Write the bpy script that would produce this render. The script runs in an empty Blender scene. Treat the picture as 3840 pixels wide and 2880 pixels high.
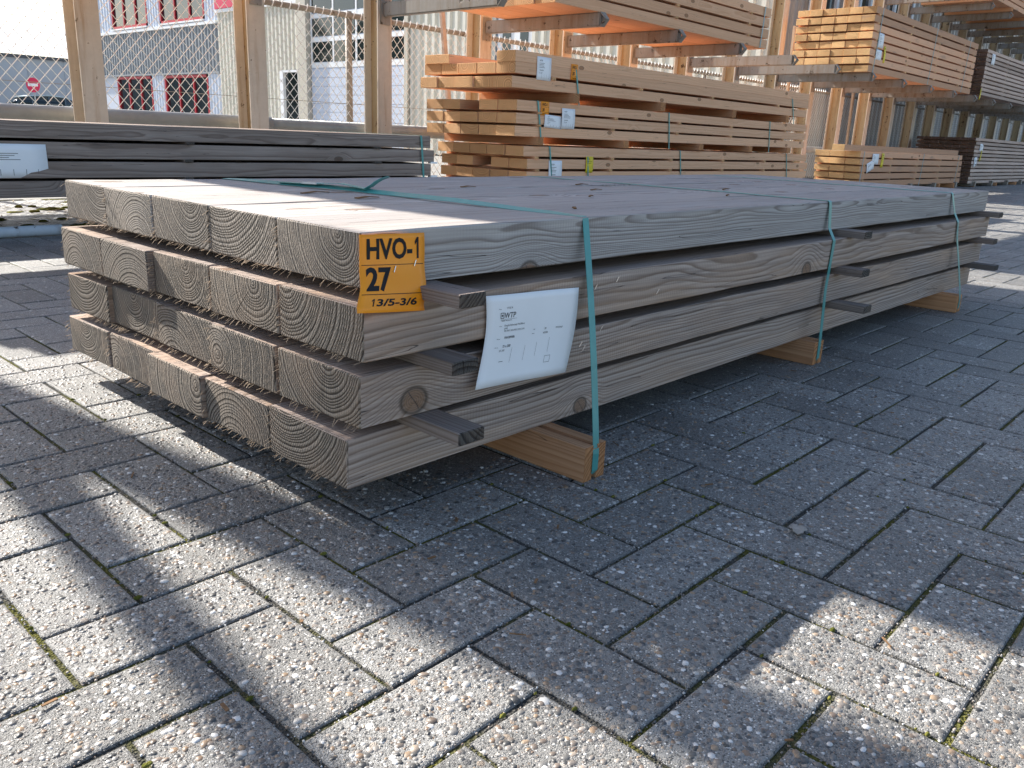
import bpy, bmesh, math, random
import numpy as np
from mathutils import Vector, Matrix, Quaternion

random.seed(7)
rng = np.random.default_rng(11)
S = bpy.context.scene
COL = S.collection
G = 0.062            # height of the underside of the front pack above the paving

# ------------------------------------------------------------------ camera
cam_d = bpy.data.cameras.new('camera')
cam = bpy.data.objects.new('camera', cam_d)
COL.objects.link(cam)
CAM = Vector((-0.63956, -0.88833, 0.48919 + G))
cam.location = CAM
cam.rotation_euler = (math.radians(73.24569), math.radians(-2.39081), math.radians(-46.94628))
cam_d.sensor_width = 36.0
cam_d.sensor_fit = 'HORIZONTAL'
FPX = 3100.727
cam_d.lens = 36.0 * FPX / 3840.0
cam_d.clip_start = 0.02
cam_d.clip_end = 500
S.camera = cam

# ------------------------------------------------------------------ sky and sun
SUN = Vector((-0.185, 1.33, 1.0)).normalized()
elev = math.asin(SUN.z)
azim = math.atan2(SUN.x, SUN.y)
world = bpy.data.worlds.new('World')
S.world = world
world.use_nodes = True
wn = world.node_tree
wn.nodes.clear()
sky = wn.nodes.new('ShaderNodeTexSky')
sky.sky_type = 'NISHITA'
sky.sun_disc = False
sky.sun_elevation = elev
sky.sun_rotation = azim
sky.altitude = 0
sky.air_density = 1.0
sky.dust_density = 1.4
sky.ozone_density = 0.8
bgn = wn.nodes.new('ShaderNodeBackground')
bgn.inputs['Strength'].default_value = 0.10
won = wn.nodes.new('ShaderNodeOutputWorld')
wn.links.new(sky.outputs[0], bgn.inputs[0])
wn.links.new(bgn.outputs[0], won.inputs[0])
sun_d = bpy.data.lights.new('sun', 'SUN')
sun_d.energy = 5.0
sun_d.angle = math.radians(0.53)
sun_d.color = (1.0, 0.95, 0.87)
sun = bpy.data.objects.new('sun', sun_d)
sun.rotation_euler = SUN.to_track_quat('Z', 'Y').to_euler()
sun.location = (0, 10, 12)
COL.objects.link(sun)
S.view_settings.view_transform = 'Standard'
S.view_settings.look = 'None'
S.view_settings.exposure = 1.22
S.view_settings.gamma = 1.0
S.render.engine = 'CYCLES'
S.cycles.use_denoising = True
S.cycles.max_bounces = 8
S.cycles.diffuse_bounces = 5

# ------------------------------------------------------------------ helpers
def prop(o, label=None, cat=None, group=None, kind=None):
    if label: o['label'] = label
    if cat: o['category'] = cat
    if group: o['group'] = group
    if kind: o['kind'] = kind
    return o

def link(name, data, parent=None, mat=None, loc=(0, 0, 0), rot=(0, 0, 0)):
    o = bpy.data.objects.new(name, data)
    COL.objects.link(o)
    o.location = loc
    o.rotation_euler = rot
    if parent is not None:
        o.parent = parent
    if mat is not None and data is not None and hasattr(data, 'materials') and len(data.materials) == 0:
        data.materials.append(mat)
    return o

def empty(name, loc=(0, 0, 0), rotz=0.0):
    o = bpy.data.objects.new(name, None)
    o.empty_display_size = 0.1
    COL.objects.link(o)
    o.location = loc
    o.rotation_euler = (0, 0, rotz)
    return o

def mesh_py(name, verts, faces, smooth=False):
    m = bpy.data.meshes.new(name)
    m.from_pydata([tuple(v) for v in verts], [], [tuple(f) for f in faces])
    m.update()
    if smooth:
        m.polygons.foreach_set('use_smooth', [True] * len(m.polygons))
    return m

class MB:
    """collects boxes, bars, tubes; build() gives one mesh"""
    def __init__(s):
        s.v = []; s.f = []
    def add(s, verts, faces):
        k = len(s.v)
        s.v += [tuple(v) for v in verts]
        s.f += [tuple(i + k for i in f) for f in faces]
    def box(s, x0, x1, y0, y1, z0, z1):
        v = [(x0, y0, z0), (x1, y0, z0), (x1, y1, z0), (x0, y1, z0), (x0, y0, z1), (x1, y0, z1), (x1, y1, z1), (x0, y1, z1)]
        s.add(v, [(0, 3, 2, 1), (4, 5, 6, 7), (0, 1, 5, 4), (1, 2, 6, 5), (2, 3, 7, 6), (3, 0, 4, 7)])
    def bar(s, a, b, w, h, up=(0, 0, 1)):
        a = Vector(a); b = Vector(b); d = (b - a).normalized()
        u = Vector(up); r = d.cross(u)
        if r.length < 1e-4: r = d.cross(Vector((1, 0, 0)))
        r.normalize(); u = r.cross(d).normalized()
        v = []
        for p in (a, b):
            for sx, sy in ((-1, -1), (1, -1), (1, 1), (-1, 1)):
                v.append(p + r * (sx * w / 2) + u * (sy * h / 2))
        s.add(v, [(3, 2, 1, 0), (4, 5, 6, 7), (0, 1, 5, 4), (1, 2, 6, 5), (2, 3, 7, 6), (3, 0, 4, 7)])
    def tube(s, pts, r, n=8, cap=True):
        pts = [Vector(p) for p in pts]
        k = len(s.v); prev = None
        for i, p in enumerate(pts):
            d = (pts[min(i + 1, len(pts) - 1)] - pts[max(i - 1, 0)]).normalized()
            u = Vector((0, 0, 1)) if abs(d.z) < .95 else Vector((1, 0, 0))
            a = d.cross(u).normalized(); b = a.cross(d).normalized()
            for j in range(n):
                t = 2 * math.pi * j / n
                s.v.append(tuple(p + a * (r * math.cos(t)) + b * (r * math.sin(t))))
        for i in range(len(pts) - 1):
            for j in range(n):
                s.f.append((k + i * n + j, k + i * n + (j + 1) % n, k + (i + 1) * n + (j + 1) % n, k + (i + 1) * n + j))
        if cap:
            s.f.append(tuple(k + j for j in range(n))[::-1])
            e = k + (len(pts) - 1) * n
            s.f.append(tuple(e + j for j in range(n)))
    def build(s, name, parent=None, mat=None, smooth=False, bevel=0.0, loc=(0, 0, 0)):
        m = mesh_py(name, s.v, s.f, smooth)
        bm = bmesh.new(); bm.from_mesh(m)
        bmesh.ops.recalc_face_normals(bm, faces=bm.faces)
        if bevel:
            bmesh.ops.bevel(bm, geom=[e for e in bm.edges if len(e.link_faces) == 2 and e.calc_face_angle() > .6], offset=bevel, segments=1, affect='EDGES', clamp_overlap=True)
        bm.to_mesh(m); bm.free()
        return link(name, m, parent, mat, loc)

def boxpart(name, x0, x1, y0, y1, z0, z1, parent, mat, bevel=0.0):
    b = MB(); b.box(x0, x1, y0, y1, z0, z1)
    return b.build(name, parent, mat, bevel=bevel)

# ------------------------------------------------------------------ node material helpers
class NT:
    def __init__(s, name):
        s.m = bpy.data.materials.new(name); s.m.use_nodes = True
        s.t = s.m.node_tree; s.t.nodes.clear()
        s.out = s.t.nodes.new('ShaderNodeOutputMaterial')
        s.b = s.t.nodes.new('ShaderNodeBsdfPrincipled')
        s.t.links.new(s.b.outputs[0], s.out.inputs[0])
    def n(s, typ, ins=None, **attrs):
        nd = s.t.nodes.new(typ)
        for k, v in attrs.items(): setattr(nd, k, v)
        for k, v in (ins or {}).items(): s.put(nd.inputs[k], v)
        return nd
    def put(s, sock, v):
        if isinstance(v, bpy.types.NodeSocket): s.t.links.new(v, sock)
        elif isinstance(v, (tuple, list)):
            v = tuple(v)
            if len(sock.default_value) == 4 and len(v) == 3: v = v + (1.0,)
            sock.default_value = v
        else: sock.default_value = v
    def m_(s, op, a, b=None, c=None, clamp=False):
        nd = s.n('ShaderNodeMath', operation=op, use_clamp=clamp)
        s.put(nd.inputs[0], a)
        if b is not None: s.put(nd.inputs[1], b)
        if c is not None: s.put(nd.inputs[2], c)
        return nd.outputs[0]
    def v_(s, op, a, b=None):
        nd = s.n('ShaderNodeVectorMath', operation=op)
        s.put(nd.inputs[0], a)
        if b is not None: s.put(nd.inputs[1], b)
        return nd.outputs['Value'] if op in ('LENGTH', 'DOT_PRODUCT', 'DISTANCE') else nd.outputs[0]
    def sep(s, v):
        nd = s.n('ShaderNodeSeparateXYZ', {0: v}); return nd.outputs
    def comb(s, x, y, z):
        return s.n('ShaderNodeCombineXYZ', {0: x, 1: y, 2: z}).outputs[0]
    def noise(s, vec, scale, detail=3, rough=.5, out=0, dist=0.0):
        nd = s.n('ShaderNodeTexNoise', {'Vector': vec, 'Scale': scale, 'Detail': detail, 'Roughness': rough, 'Distortion': dist})
        return nd.outputs[out]
    def vor(s, vec, scale, feature='F1', rand=1.0):
        return s.n('ShaderNodeTexVoronoi', {'Vector': vec, 'Scale': scale, 'Randomness': rand}, feature=feature)
    def ramp(s, fac, stops, interp='LINEAR'):
        nd = s.n('ShaderNodeValToRGB', {0: fac}); cr = nd.color_ramp; cr.interpolation = interp
        while len(cr.elements) < len(stops): cr.elements.new(.5)
        for e, (p, c) in zip(cr.elements, stops):
            e.position = p; e.color = (tuple(c) + (1,))[:4] if isinstance(c, (tuple, list)) else (c, c, c, 1)
        return nd.outputs[0]
    def mix(s, fac, a, b, blend='MIX'):
        nd = s.n('ShaderNodeMix', data_type='RGBA', blend_type=blend)
        s.put(nd.inputs[0], fac); s.put(nd.inputs[6], a); s.put(nd.inputs[7], b)
        return nd.outputs[2]
    def rangem(s, v, a, b, c=0.0, d=1.0):
        nd = s.n('ShaderNodeMapRange', {0: v, 1: a, 2: b, 3: c, 4: d}); return nd.outputs[0]
    def bump(s, h, strength=1.0, dist=.001, normal=None):
        nd = s.n('ShaderNodeBump', {'Height': h, 'Strength': strength, 'Distance': dist})
        if normal is not None: s.put(nd.inputs['Normal'], normal)
        return nd.outputs[0]
    def fin(s, color=None, rough=.7, normal=None, metal=0.0, spec=.4):
        if color is not None: s.put(s.b.inputs['Base Color'], color)
        s.put(s.b.inputs['Roughness'], rough); s.put(s.b.inputs['Metallic'], metal)
        s.put(s.b.inputs['Specular IOR Level'], spec)
        if normal is not None: s.put(s.b.inputs['Normal'], normal)
        return s.m

def wood(name, light, dark, end_light, end_dark, warm, knot, ring=.0048, rough=.8, warm_amt=.35, bump=1.0, contrast=1.0, grime=.3, endbump=1.6, stain=None, knots=.56, tvar=.19, wander=.024):
    t = NT(name)
    co = t.n('ShaderNodeTexCoord')
    p = co.outputs['Object']
    rnd = t.n('ShaderNodeObjectInfo').outputs['Random']
    wnz = t.n('ShaderNodeTexWhiteNoise', {'W': rnd}, noise_dimensions='1D')
    r3 = t.sep(wnz.outputs['Color'])
    off = t.m_('MULTIPLY', rnd, 83.0)
    x, y, z = t.sep(p)
    xs = t.m_('ADD', x, off)
    # slow wander of the pith along the length
    wv = t.n('ShaderNodeTexNoise', {'Vector': t.comb(t.m_('MULTIPLY', xs, 1.5), t.m_('MULTIPLY', y, 5.0), t.m_('MULTIPLY', z, 5.0)), 'Scale': 1.0, 'Detail': 2.0})
    wc = t.sep(t.v_('SUBTRACT', wv.outputs['Color'], (.5, .5, .5)))
    # knots
    n0 = t.sep(co.outputs['Normal'])
    tb = t.m_('GREATER_THAN', t.m_('ABSOLUTE', n0[2]), .6)
    wco = t.m_('ADD', t.m_('MULTIPLY', tb, y), t.m_('MULTIPLY', t.m_('SUBTRACT', 1.0, tb), z))
    kv = t.n('ShaderNodeTexVoronoi', {'Vector': t.comb(t.m_('ADD', t.m_('MULTIPLY', xs, 3.0), t.m_('MULTIPLY', t.m_('SIGN', y), 9.0)), t.m_('ADD', t.m_('MULTIPLY', wco, 6.2), off), 0.0), 'Scale': 1.0}, voronoi_dimensions='2D')
    kd = kv.outputs['Distance']
    att = [t.n('ShaderNodeAttribute', attribute_type='OBJECT', attribute_name=q).outputs['Fac'] for q in ('knot_on', 'knot_x', 'knot_z', 'knot_r')]
    ex = t.m_('DIVIDE', t.m_('SUBTRACT', x, att[1]), t.m_('MULTIPLY', att[3], 1.25)); ez = t.m_('DIVIDE', t.m_('SUBTRACT', z, att[2]), att[3])
    exd = t.m_('MULTIPLY', t.m_('SQRT', t.m_('ADD', t.m_('MULTIPLY', ex, ex), t.m_('MULTIPLY', ez, ez))), .072)
    kd = t.m_('ADD', t.m_('MULTIPLY', kd, t.m_('SUBTRACT', 1.0, att[0])), t.m_('MULTIPLY', exd, att[0]))
    ksel = t.m_('MAXIMUM', t.m_('GREATER_THAN', t.sep(kv.outputs['Color'])[0], knots), att[0])
    endk = t.m_('LESS_THAN', t.m_('ABSOLUTE', n0[0]), .6)
    ksel = t.m_('MULTIPLY', ksel, endk)
    kb = t.m_('MULTIPLY', t.rangem(kd, .02, .42, 1.0, 0.0), ksel)
    kb2 = t.m_('MULTIPLY', kb, kb)
    cy = t.m_('MULTIPLY', t.m_('SUBTRACT', r3[0], .5), .17)
    cz = t.m_('MULTIPLY', t.m_('SUBTRACT', r3[1], .5), .25)
    dy = t.m_('ADD', t.m_('SUBTRACT', y, cy), t.m_('MULTIPLY', wc[0], wander))
    dz = t.m_('ADD', t.m_('SUBTRACT', z, cz), t.m_('MULTIPLY', wc[1], wander))
    rr = t.m_('SQRT', t.m_('ADD', t.m_('MULTIPLY', dy, dy), t.m_('MULTIPLY', dz, dz)))
    fine = t.noise(t.comb(t.m_('MULTIPLY', xs, 3.0), t.m_('MULTIPLY', y, 22.0), t.m_('MULTIPLY', z, 22.0)), 1.0, 3)
    rr = t.m_('ADD', rr, t.m_('MULTIPLY', t.m_('SUBTRACT', fine, .5), .006))
    rr = t.m_('ADD', rr, t.m_('MULTIPLY', kb2, .028))
    sp = t.m_('ADD', ring * .75, t.m_('MULTIPLY', r3[2], ring * .6))
    ph = t.m_('DIVIDE', rr, sp)
    # uneven ring widths
    ph = t.m_('ADD', ph, t.m_('MULTIPLY', t.m_('SINE', t.m_('MULTIPLY', ph, .9)), .45))
    saw = t.m_('FRACT', ph)
    prof = t.ramp(saw, [(0.0, 0.05), (.12, 0.0), (.55, .35), (.84, 1.0), (.93, .85), (1.0, .05)])
    # masks
    nrm = t.sep(co.outputs['Normal'])
    endm = t.m_('GREATER_THAN', t.m_('ABSOLUTE', nrm[0]), .6)
    # side colours
    big = t.noise(t.comb(t.m_('MULTIPLY', xs, 1.6), t.m_('MULTIPLY', y, 9.0), t.m_('MULTIPLY', z, 9.0)), 1.0, 4, .6)
    streak = t.noise(t.comb(t.m_('MULTIPLY', xs, 5.0), t.m_('MULTIPLY', y, 160.0), t.m_('MULTIPLY', z, 160.0)), 1.0, 4, .65)
    col = t.mix(t.m_('MULTIPLY', prof, .95 * contrast), light, dark)
    wm = t.m_('MULTIPLY', t.m_('ADD', t.rangem(big, .42, .68, 0.0, 1.0), t.m_('MULTIPLY', r3[2], .6)), warm_amt)
    col = t.mix(wm, col, warm)
    col = t.mix(t.m_('MULTIPLY', t.rangem(streak, .35, .75, 0.0, 1.0), grime), col, t.mix(.5, col, (0.02, .018, .016)))
    fg = t.noise(t.comb(t.m_('MULTIPLY', xs, 1.6), t.m_('MULTIPLY', t.m_('ADD', y, t.m_('MULTIPLY', wc[0], .03)), 210.0), t.m_('MULTIPLY', t.m_('ADD', z, t.m_('MULTIPLY', wc[1], .03)), 210.0)), 1.0, 2, .5)
    col = t.mix(t.m_('MULTIPLY', t.rangem(fg, .38, .68, 0.0, 1.0), .5 * contrast), col, dark)
    tone = t.rangem(r3[1], 0, 1, 1 - tvar, 1 + tvar)
    col = t.mix(1.0, col, t.comb(tone, tone, tone), 'MULTIPLY')
    # knots: brown heart with a dark rim
    kcore = t.m_('MULTIPLY', t.rangem(kd, .065, .080, 1.0, 0.0), ksel)
    krim = t.m_('MULTIPLY', t.m_('SUBTRACT', t.rangem(kd, .085, .105, 1.0, 0.0), kcore), ksel)
    kring = t.m_('MULTIPLY', t.m_('ADD', t.m_('SINE', t.m_('MULTIPLY', t.m_('ADD', kd, t.m_('MULTIPLY', fine, .03)), 420.0)), 1.0), .32)
    kcol = t.mix(kring, knot, (.075, .042, .024))
    kcr = t.m_('MULTIPLY', t.rangem(t.m_('ABSOLUTE', t.m_('ADD', t.m_('MULTIPLY', ex, .8), t.m_('ADD', t.m_('MULTIPLY', ez, .45), t.m_('MULTIPLY', t.m_('SUBTRACT', fine, .5), .6)))), .03, .07, 1.0, 0.0), att[0])
    kcol = t.mix(kcr, kcol, (.03, .015, .01))
    side = t.mix(t.m_('MULTIPLY', kcore, .72), col, kcol)
    side = t.mix(t.m_('MULTIPLY', t.m_('MAXIMUM', krim, 0.0), .75), side, (.05, .034, .022))
    # drying checks along the grain
    ck = t.noise(t.comb(t.m_('MULTIPLY', xs, 2.2), t.m_('MULTIPLY', y, 60.0), t.m_('MULTIPLY', z, 60.0)), 1.0, 2)
    ckm = t.m_('MULTIPLY', t.rangem(t.m_('ABSOLUTE', t.m_('SUBTRACT', ck, .66)), .0, .006, 1.0, 0.0), .75)
    side = t.mix(ckm, side, (.03, .022, .02))
    # end grain
    fuzz = t.noise(t.comb(t.m_('MULTIPLY', xs, 40.0), t.m_('MULTIPLY', y, 340.0), t.m_('MULTIPLY', z, 340.0)), 1.0, 3, .7)
    phe = t.m_('MULTIPLY', rr, t.m_('DIVIDE', .70, sp))
    phe = t.m_('ADD', phe, t.m_('MULTIPLY', t.m_('SINE', t.m_('MULTIPLY', phe, 1.1)), .4))
    prof_e = t.ramp(t.m_('FRACT', phe), [(0.0, 0.05), (.12, 0.0), (.5, .30), (.80, 1.0), (.93, .9), (1.0, .05)])
    ecol = t.mix(t.m_('MULTIPLY', prof_e, .97), end_light, end_dark)
    eb = t.noise(t.comb(off, t.m_('MULTIPLY', y, 16.0), t.m_('MULTIPLY', z, 16.0)), 1.0, 3)
    ecol = t.mix(t.m_('MULTIPLY', t.rangem(fuzz, .45, .75, 0, 1), .34), ecol, end_dark)
    ecol = t.mix(t.m_('MULTIPLY', t.rangem(eb, .4, .7, 0, 1), .35), ecol, t.mix(.5, ecol, warm))
    ecol = t.mix(1.0, ecol, t.comb(tone, tone, tone), 'MULTIPLY')
    hatch = t.n('ShaderNodeTexWave', {'Vector': t.comb(0.0, y, t.m_('MULTIPLY', z, t.m_('SUBTRACT', r3[0], .3))), 'Scale': 120.0, 'Distortion': 3.0, 'Detail': 2.0, 'Detail Scale': 2.0}, wave_type='BANDS', bands_direction='DIAGONAL').outputs[1]
    ecol = t.mix(t.m_('MULTIPLY', hatch, .16), ecol, end_dark)
    # heart checks: rays from the pith
    ang = t.m_('ARCTAN2', dz, dy)
    ray = t.noise(t.comb(t.m_('MULTIPLY', ang, 1.6), off, 0.0), 3.0, 1)
    rm = t.m_('MULTIPLY', t.rangem(t.m_('ABSOLUTE', t.m_('SUBTRACT', ray, .6)), 0, .006, .8, 0), t.m_('LESS_THAN', rr, .075))
    ecol = t.mix(rm, ecol, (.025, .017, .014))
    fc = t.mix(endm, side, ecol)
    if stain is not None:
        sn = t.noise(t.comb(t.m_('MULTIPLY', xs, 2.0), t.m_('MULTIPLY', y, 3.0), t.m_('MULTIPLY', z, 14.0)), 1.0, 5, .6)
        fc = t.mix(t.m_('MULTIPLY', t.rangem(sn, .6, .72, 0, 1), .6), fc, stain)
    # relief
    sawmk = t.n('ShaderNodeTexWave', {'Vector': t.comb(t.m_('MULTIPLY', x, 1.0), 0.0, t.m_('MULTIPLY', z, .25)), 'Scale': 48.0, 'Distortion': 2.0, 'Detail': 1.0}, wave_type='BANDS').outputs[1]
    hs = t.m_('ADD', t.m_('MULTIPLY', prof, .30), t.m_('ADD', t.m_('MULTIPLY', streak, .8), t.m_('MULTIPLY', sawmk, .16)))
    hs = t.m_('SUBTRACT', hs, t.m_('MULTIPLY', ckm, 1.5))
    he = t.m_('ADD', t.m_('MULTIPLY', prof_e, -1.1), t.m_('ADD', t.m_('MULTIPLY', fuzz, 1.4), t.m_('MULTIPLY', hatch, -.5)))
    he = t.m_('SUBTRACT', he, t.m_('MULTIPLY', rm, 2.0))
    h = t.n('ShaderNodeMix', {0: endm, 2: t.m_('MULTIPLY', hs, bump), 3: t.m_('MULTIPLY', he, endbump)}).outputs[0]
    return t.fin(fc, rough, t.bump(h, 1.0, .0011), spec=.25)

W_GREY = wood('weathered_douglas', (.47, .40, .36), (.145, .108, .09), (.35, .295, .24), (.03, .024, .019), (.50, .335, .225), (.27, .15, .08), ring=.0038, warm_amt=.55, bump=1.25, endbump=2.2, tvar=.24)
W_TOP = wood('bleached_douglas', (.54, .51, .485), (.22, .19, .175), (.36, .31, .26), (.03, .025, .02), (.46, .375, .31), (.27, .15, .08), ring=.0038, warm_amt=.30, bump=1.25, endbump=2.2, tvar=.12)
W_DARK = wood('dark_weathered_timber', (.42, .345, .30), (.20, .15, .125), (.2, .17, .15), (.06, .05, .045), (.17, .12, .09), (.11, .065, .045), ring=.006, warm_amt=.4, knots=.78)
W_FRESH = wood('fresh_douglas', (.79, .48, .295), (.62, .335, .185), (.78, .47, .23), (.45, .22, .085), (.80, .46, .27), (.36, .16, .07), ring=.007, warm_amt=.5, bump=.45, contrast=.8, grime=.10, endbump=.8, knots=.8, tvar=.22)
W_FRESH2 = wood('fresh_larch', (.77, .46, .29), (.60, .325, .19), (.80, .54, .27), (.56, .31, .12), (.78, .42, .24), (.32, .13, .06), ring=.005, warm_amt=.55, bump=.45, contrast=.8, grime=.14, endbump=.7, stain=(.30, .20, .16), knots=.85, tvar=.20)
W_BEAR = wood('bearer_wood', (.66, .39, .225), (.44, .215, .105), (.64, .31, .14), (.38, .16, .06), (.62, .30, .13), (.25, .11, .05), ring=.007, warm_amt=.4, bump=.7, contrast=.9, grime=.2, knots=2.0)
W_BATT = wood('weathered_batten', (.27, .24, .22), (.14, .115, .10), (.13, .115, .10), (.035, .03, .028), (.30, .18, .115), (.1, .06, .04), ring=.004, warm_amt=.3, knots=2.0)
W_BROWN = wood('brown_thin_boards', (.74, .58, .49), (.56, .42, .34), (.16, .10, .075), (.07, .045, .035), (.40, .25, .17), (.15, .08, .05), ring=.006, warm_amt=.4, bump=.4, grime=.2, knots=2.0)

def plain(name, color, rough=.6, metal=0.0, spec=.4, var=.12, vscale=8.0, bump=0.0, bscale=60.0):
    t = NT(name)
    p = t.n('ShaderNodeTexCoord').outputs['Object']
    nz = t.noise(p, vscale, 4, .6)
    c = t.mix(t.rangem(nz, .3, .7, 0, 1), tuple(c * (1 - var) for c in color), tuple(min(1, c * (1 + var)) for c in color))
    nm = None
    if bump: nm = t.bump(t.noise(p, bscale, 3), 1.0, bump)
    return t.fin(c, rough, nm, metal, spec)

def rusty(name, paint, rust, amount=.5, vert=True, rough=.6, spec=.35):
    t = NT(name)
    p = t.n('ShaderNodeTexCoord').outputs['Object']
    rnd = t.m_('MULTIPLY', t.n('ShaderNodeObjectInfo').outputs['Random'], 57.0)
    x, y, z = t.sep(p)
    q = t.comb(t.m_('ADD', t.m_('MULTIPLY', x, 14.0), rnd), t.m_('MULTIPLY', y, 14.0), t.m_('MULTIPLY', z, 1.3))
    a = t.noise(q, 1.0, 5, .65)
    b = t.noise(t.comb(t.m_('ADD', x, rnd), y, z), 16.0, 6, .7)
    run = t.m_('MULTIPLY', t.rangem(a, .62 - amount * .25, .82 - amount * .2, 0, 1), .75)
    chip = t.rangem(t.m_('ADD', b, t.m_('MULTIPLY', a, .35)), .86 - amount * .1, .89 - amount * .1, 0, 1)
    c = t.mix(t.rangem(b, .3, .7, 0, 1), tuple(v * .9 for v in paint), tuple(min(1, v * 1.06) for v in paint))
    c = t.mix(run, c, rust)
    c = t.mix(chip, c, tuple(v * .35 for v in rust))
    nm = t.bump(t.m_('ADD', t.m_('MULTIPLY', chip, -1.0), t.m_('MULTIPLY', b, .3)), .7, .0012)
    return t.fin(c, rough, nm, 0.0, spec)

M_COL = rusty('cream_column_paint', (.60, .525, .43), (.36, .23, .12), .42)
M_WEB = rusty('stained_column_web', (.50, .38, .22), (.30, .17, .07), .75)
M_ARM = rusty('worn_steel_arm', (.29, .27, .24), (.20, .14, .09), .7, rough=.5)
M_TUBE = plain('galvanised_tube', (.33, .34, .33), .45, .3, .5, .2, 5.0)
M_RAIL = rusty('fence_rail', (.30, .265, .22), (.2, .13, .08), .5)
M_WIRE = plain('galvanised_wire', (.74, .75, .74), .45, .35, .5, .1, 3.0)
M_STRAP = plain('green_polyester_strap', (.075, .31, .29), .28, 0, .5, .08, 30.0, .0002, 900.0)
M_STRAP2 = plain('pale_blue_strap', (.30, .46, .48), .45, 0, .5, .06, 20.0)
M_PAPER = plain('white_label_paper', (.90, .91, .92), .5, 0, .4, .02, 9.0)
M_INK = plain('black_ink', (.012, .012, .014), .6, 0, .3, .05)
M_GINK = plain('grey_ink', (.09, .09, .09), .6, 0, .3, .05)
M_YEL = plain('yellow_tag', (.80, .62, .03), .5, 0, .4, .05)
M_STEEL = plain('staple_steel', (.75, .75, .75), .25, 1.0, .5, .05)
M_SPL = plain('splinter_wood', (.40, .30, .21), .8, 0, .2, .3, 60.0)
M_BARK = plain('dry_bark_chip', (.20, .115, .06), .85, 0, .2, .4, 80.0)
M_SEAL = plain('strap_seal_metal', (.42, .47, .52), .35, .6, .5, .1)

t = NT('orange_tag_paper')
p = t.n('ShaderNodeTexCoord').outputs['Object']
M_TAG = t.fin(t.mix(t.rangem(t.noise(p, 14, 3), .35, .65, 0, 1), (1.0, .315, .006), (1.0, .35, .012)), .42, None, 0, .45)

def facade(name, color, rough=.45, var=.06):
    return plain(name, color, rough, 0, .4, var, .6)

M_CREAM = facade('cream_cladding', (.66, .63, .54))
M_GREYC = facade('grey_cladding', (.27, .29, .31))
M_PALE = facade('pale_blue_cladding', (.60, .65, .74))
M_DOORP = facade('overhead_door_panel', (.55, .60, .70))
M_WHITE = facade('white_frame', (.78, .79, .80))
M_REDF = facade('red_frame', (.42, .02, .035))
M_REDS = facade('red_sign_panel', (.62, .03, .09))
M_BEIGE = facade('beige_pilaster', (.52, .48, .40))
M_FARW = facade('far_wall', (.36, .39, .42))
M_ROOFW = facade('white_roof_sheet', (.80, .80, .80))
M_DARKB = facade('dark_trim', (.05, .055, .06))
t = NT('window_glass')
M_GLASS = t.fin((.02, .028, .03), .04, None, 0, .8)
t = NT('car_glass')
M_CGLASS = t.fin((.01, .02, .024), .05, None, 0, .6)

# ------------------------------------------------------------------ ground
UX, UY, GX, GY = .11213, .10976, -.0648, -.0974

def paver_mat(name, joint=False):
    t = NT(name)
    pos = t.n('ShaderNodeNewGeometry')
    p = pos.outputs['Position']
    isl = pos.outputs['Random Per Island']
    rnd = t.n('ShaderNodeObjectInfo').outputs['Random']
    rv = t.m_('FRACT', t.m_('ADD', t.m_('MULTIPLY', isl, 7.31), t.m_('MULTIPLY', rnd, 13.7)))
    v1 = t.vor(p, 92.0); v2 = t.vor(p, 400.0); v3 = t.noise(p, 900.0, 2)
    c1 = t.sep(v1.outputs['Color']); c2 = t.sep(v2.outputs['Color'])
    stone = t.ramp(c1[0], [(0, (.10, .10, .105)), (.18, (.21, .20, .195)), (.36, (.30, .285, .27)), (.52, (.235, .19, .155)), (.66, (.38, .36, .335)), (.78, (.34, .26, .19)), (.87, (.52, .50, .47)), (1, (.74, .72, .69))])
    grit = t.ramp(c2[0], [(0, (.05, .049, .047)), (.3, (.16, .155, .146)), (.6, (.29, .28, .262)), (.82, (.40, .385, .36)), (1, (.78, .76, .73))])
    big = t.noise(p, 3.2, 3)
    mort = t.mix(t.rangem(v3, .35, .7, 0, 1), (.19, .184, .174), (.33, .32, .30))
    m2 = t.m_('MULTIPLY', t.rangem(v2.outputs['Distance'], .40, .55, 1, 0), t.m_('GREATER_THAN', c2[1], .15))
    c = t.mix(m2, mort, grit)
    size = t.m_('ADD', .16, t.m_('MULTIPLY', c1[1], .30))
    m1 = t.m_('MULTIPLY', t.m_('LESS_THAN', v1.outputs['Distance'], size), t.m_('GREATER_THAN', c1[2], .38))
    c = t.mix(m1, c, stone)
    tn = t.m_('MULTIPLY', t.rangem(rv, 0, 1, .76, 1.14), t.rangem(big, .3, .7, .80, 1.1))
    c = t.mix(1.0, c, t.comb(tn, tn, tn), 'MULTIPLY')
    h = t.m_('ADD', t.m_('MULTIPLY', m1, t.m_('SUBTRACT', .55, v1.outputs['Distance'])), t.m_('ADD', t.m_('MULTIPLY', m2, .35), t.m_('MULTIPLY', v3, .45)))
    return t.fin(c, .50, t.bump(h, 1.0, .0034), 0, .5)
M_PAVE = paver_mat('exposed_aggregate_concrete')

t = NT('joint_sand_and_moss')
p = t.n('ShaderNodeNewGeometry').outputs['Position']
mo = t.noise(p, 5.5, 4, .6)
gr = t.noise(p, 420.0, 3)
gv = t.vor(p, 330.0)
sand = t.mix(t.rangem(gr, .3, .7, 0, 1), (.03, .03, .028), (.13, .125, .113))
moss = t.mix(t.rangem(gr, .3, .7, 0, 1), (.045, .05, .012), (.17, .16, .045))
M_JOINT = t.fin(t.mix(t.rangem(mo, .46, .56, 0, 1), sand, moss), .95, t.bump(t.m_('ADD', gr, gv.outputs['Distance']), 1.0, .004), 0, .1)

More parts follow.
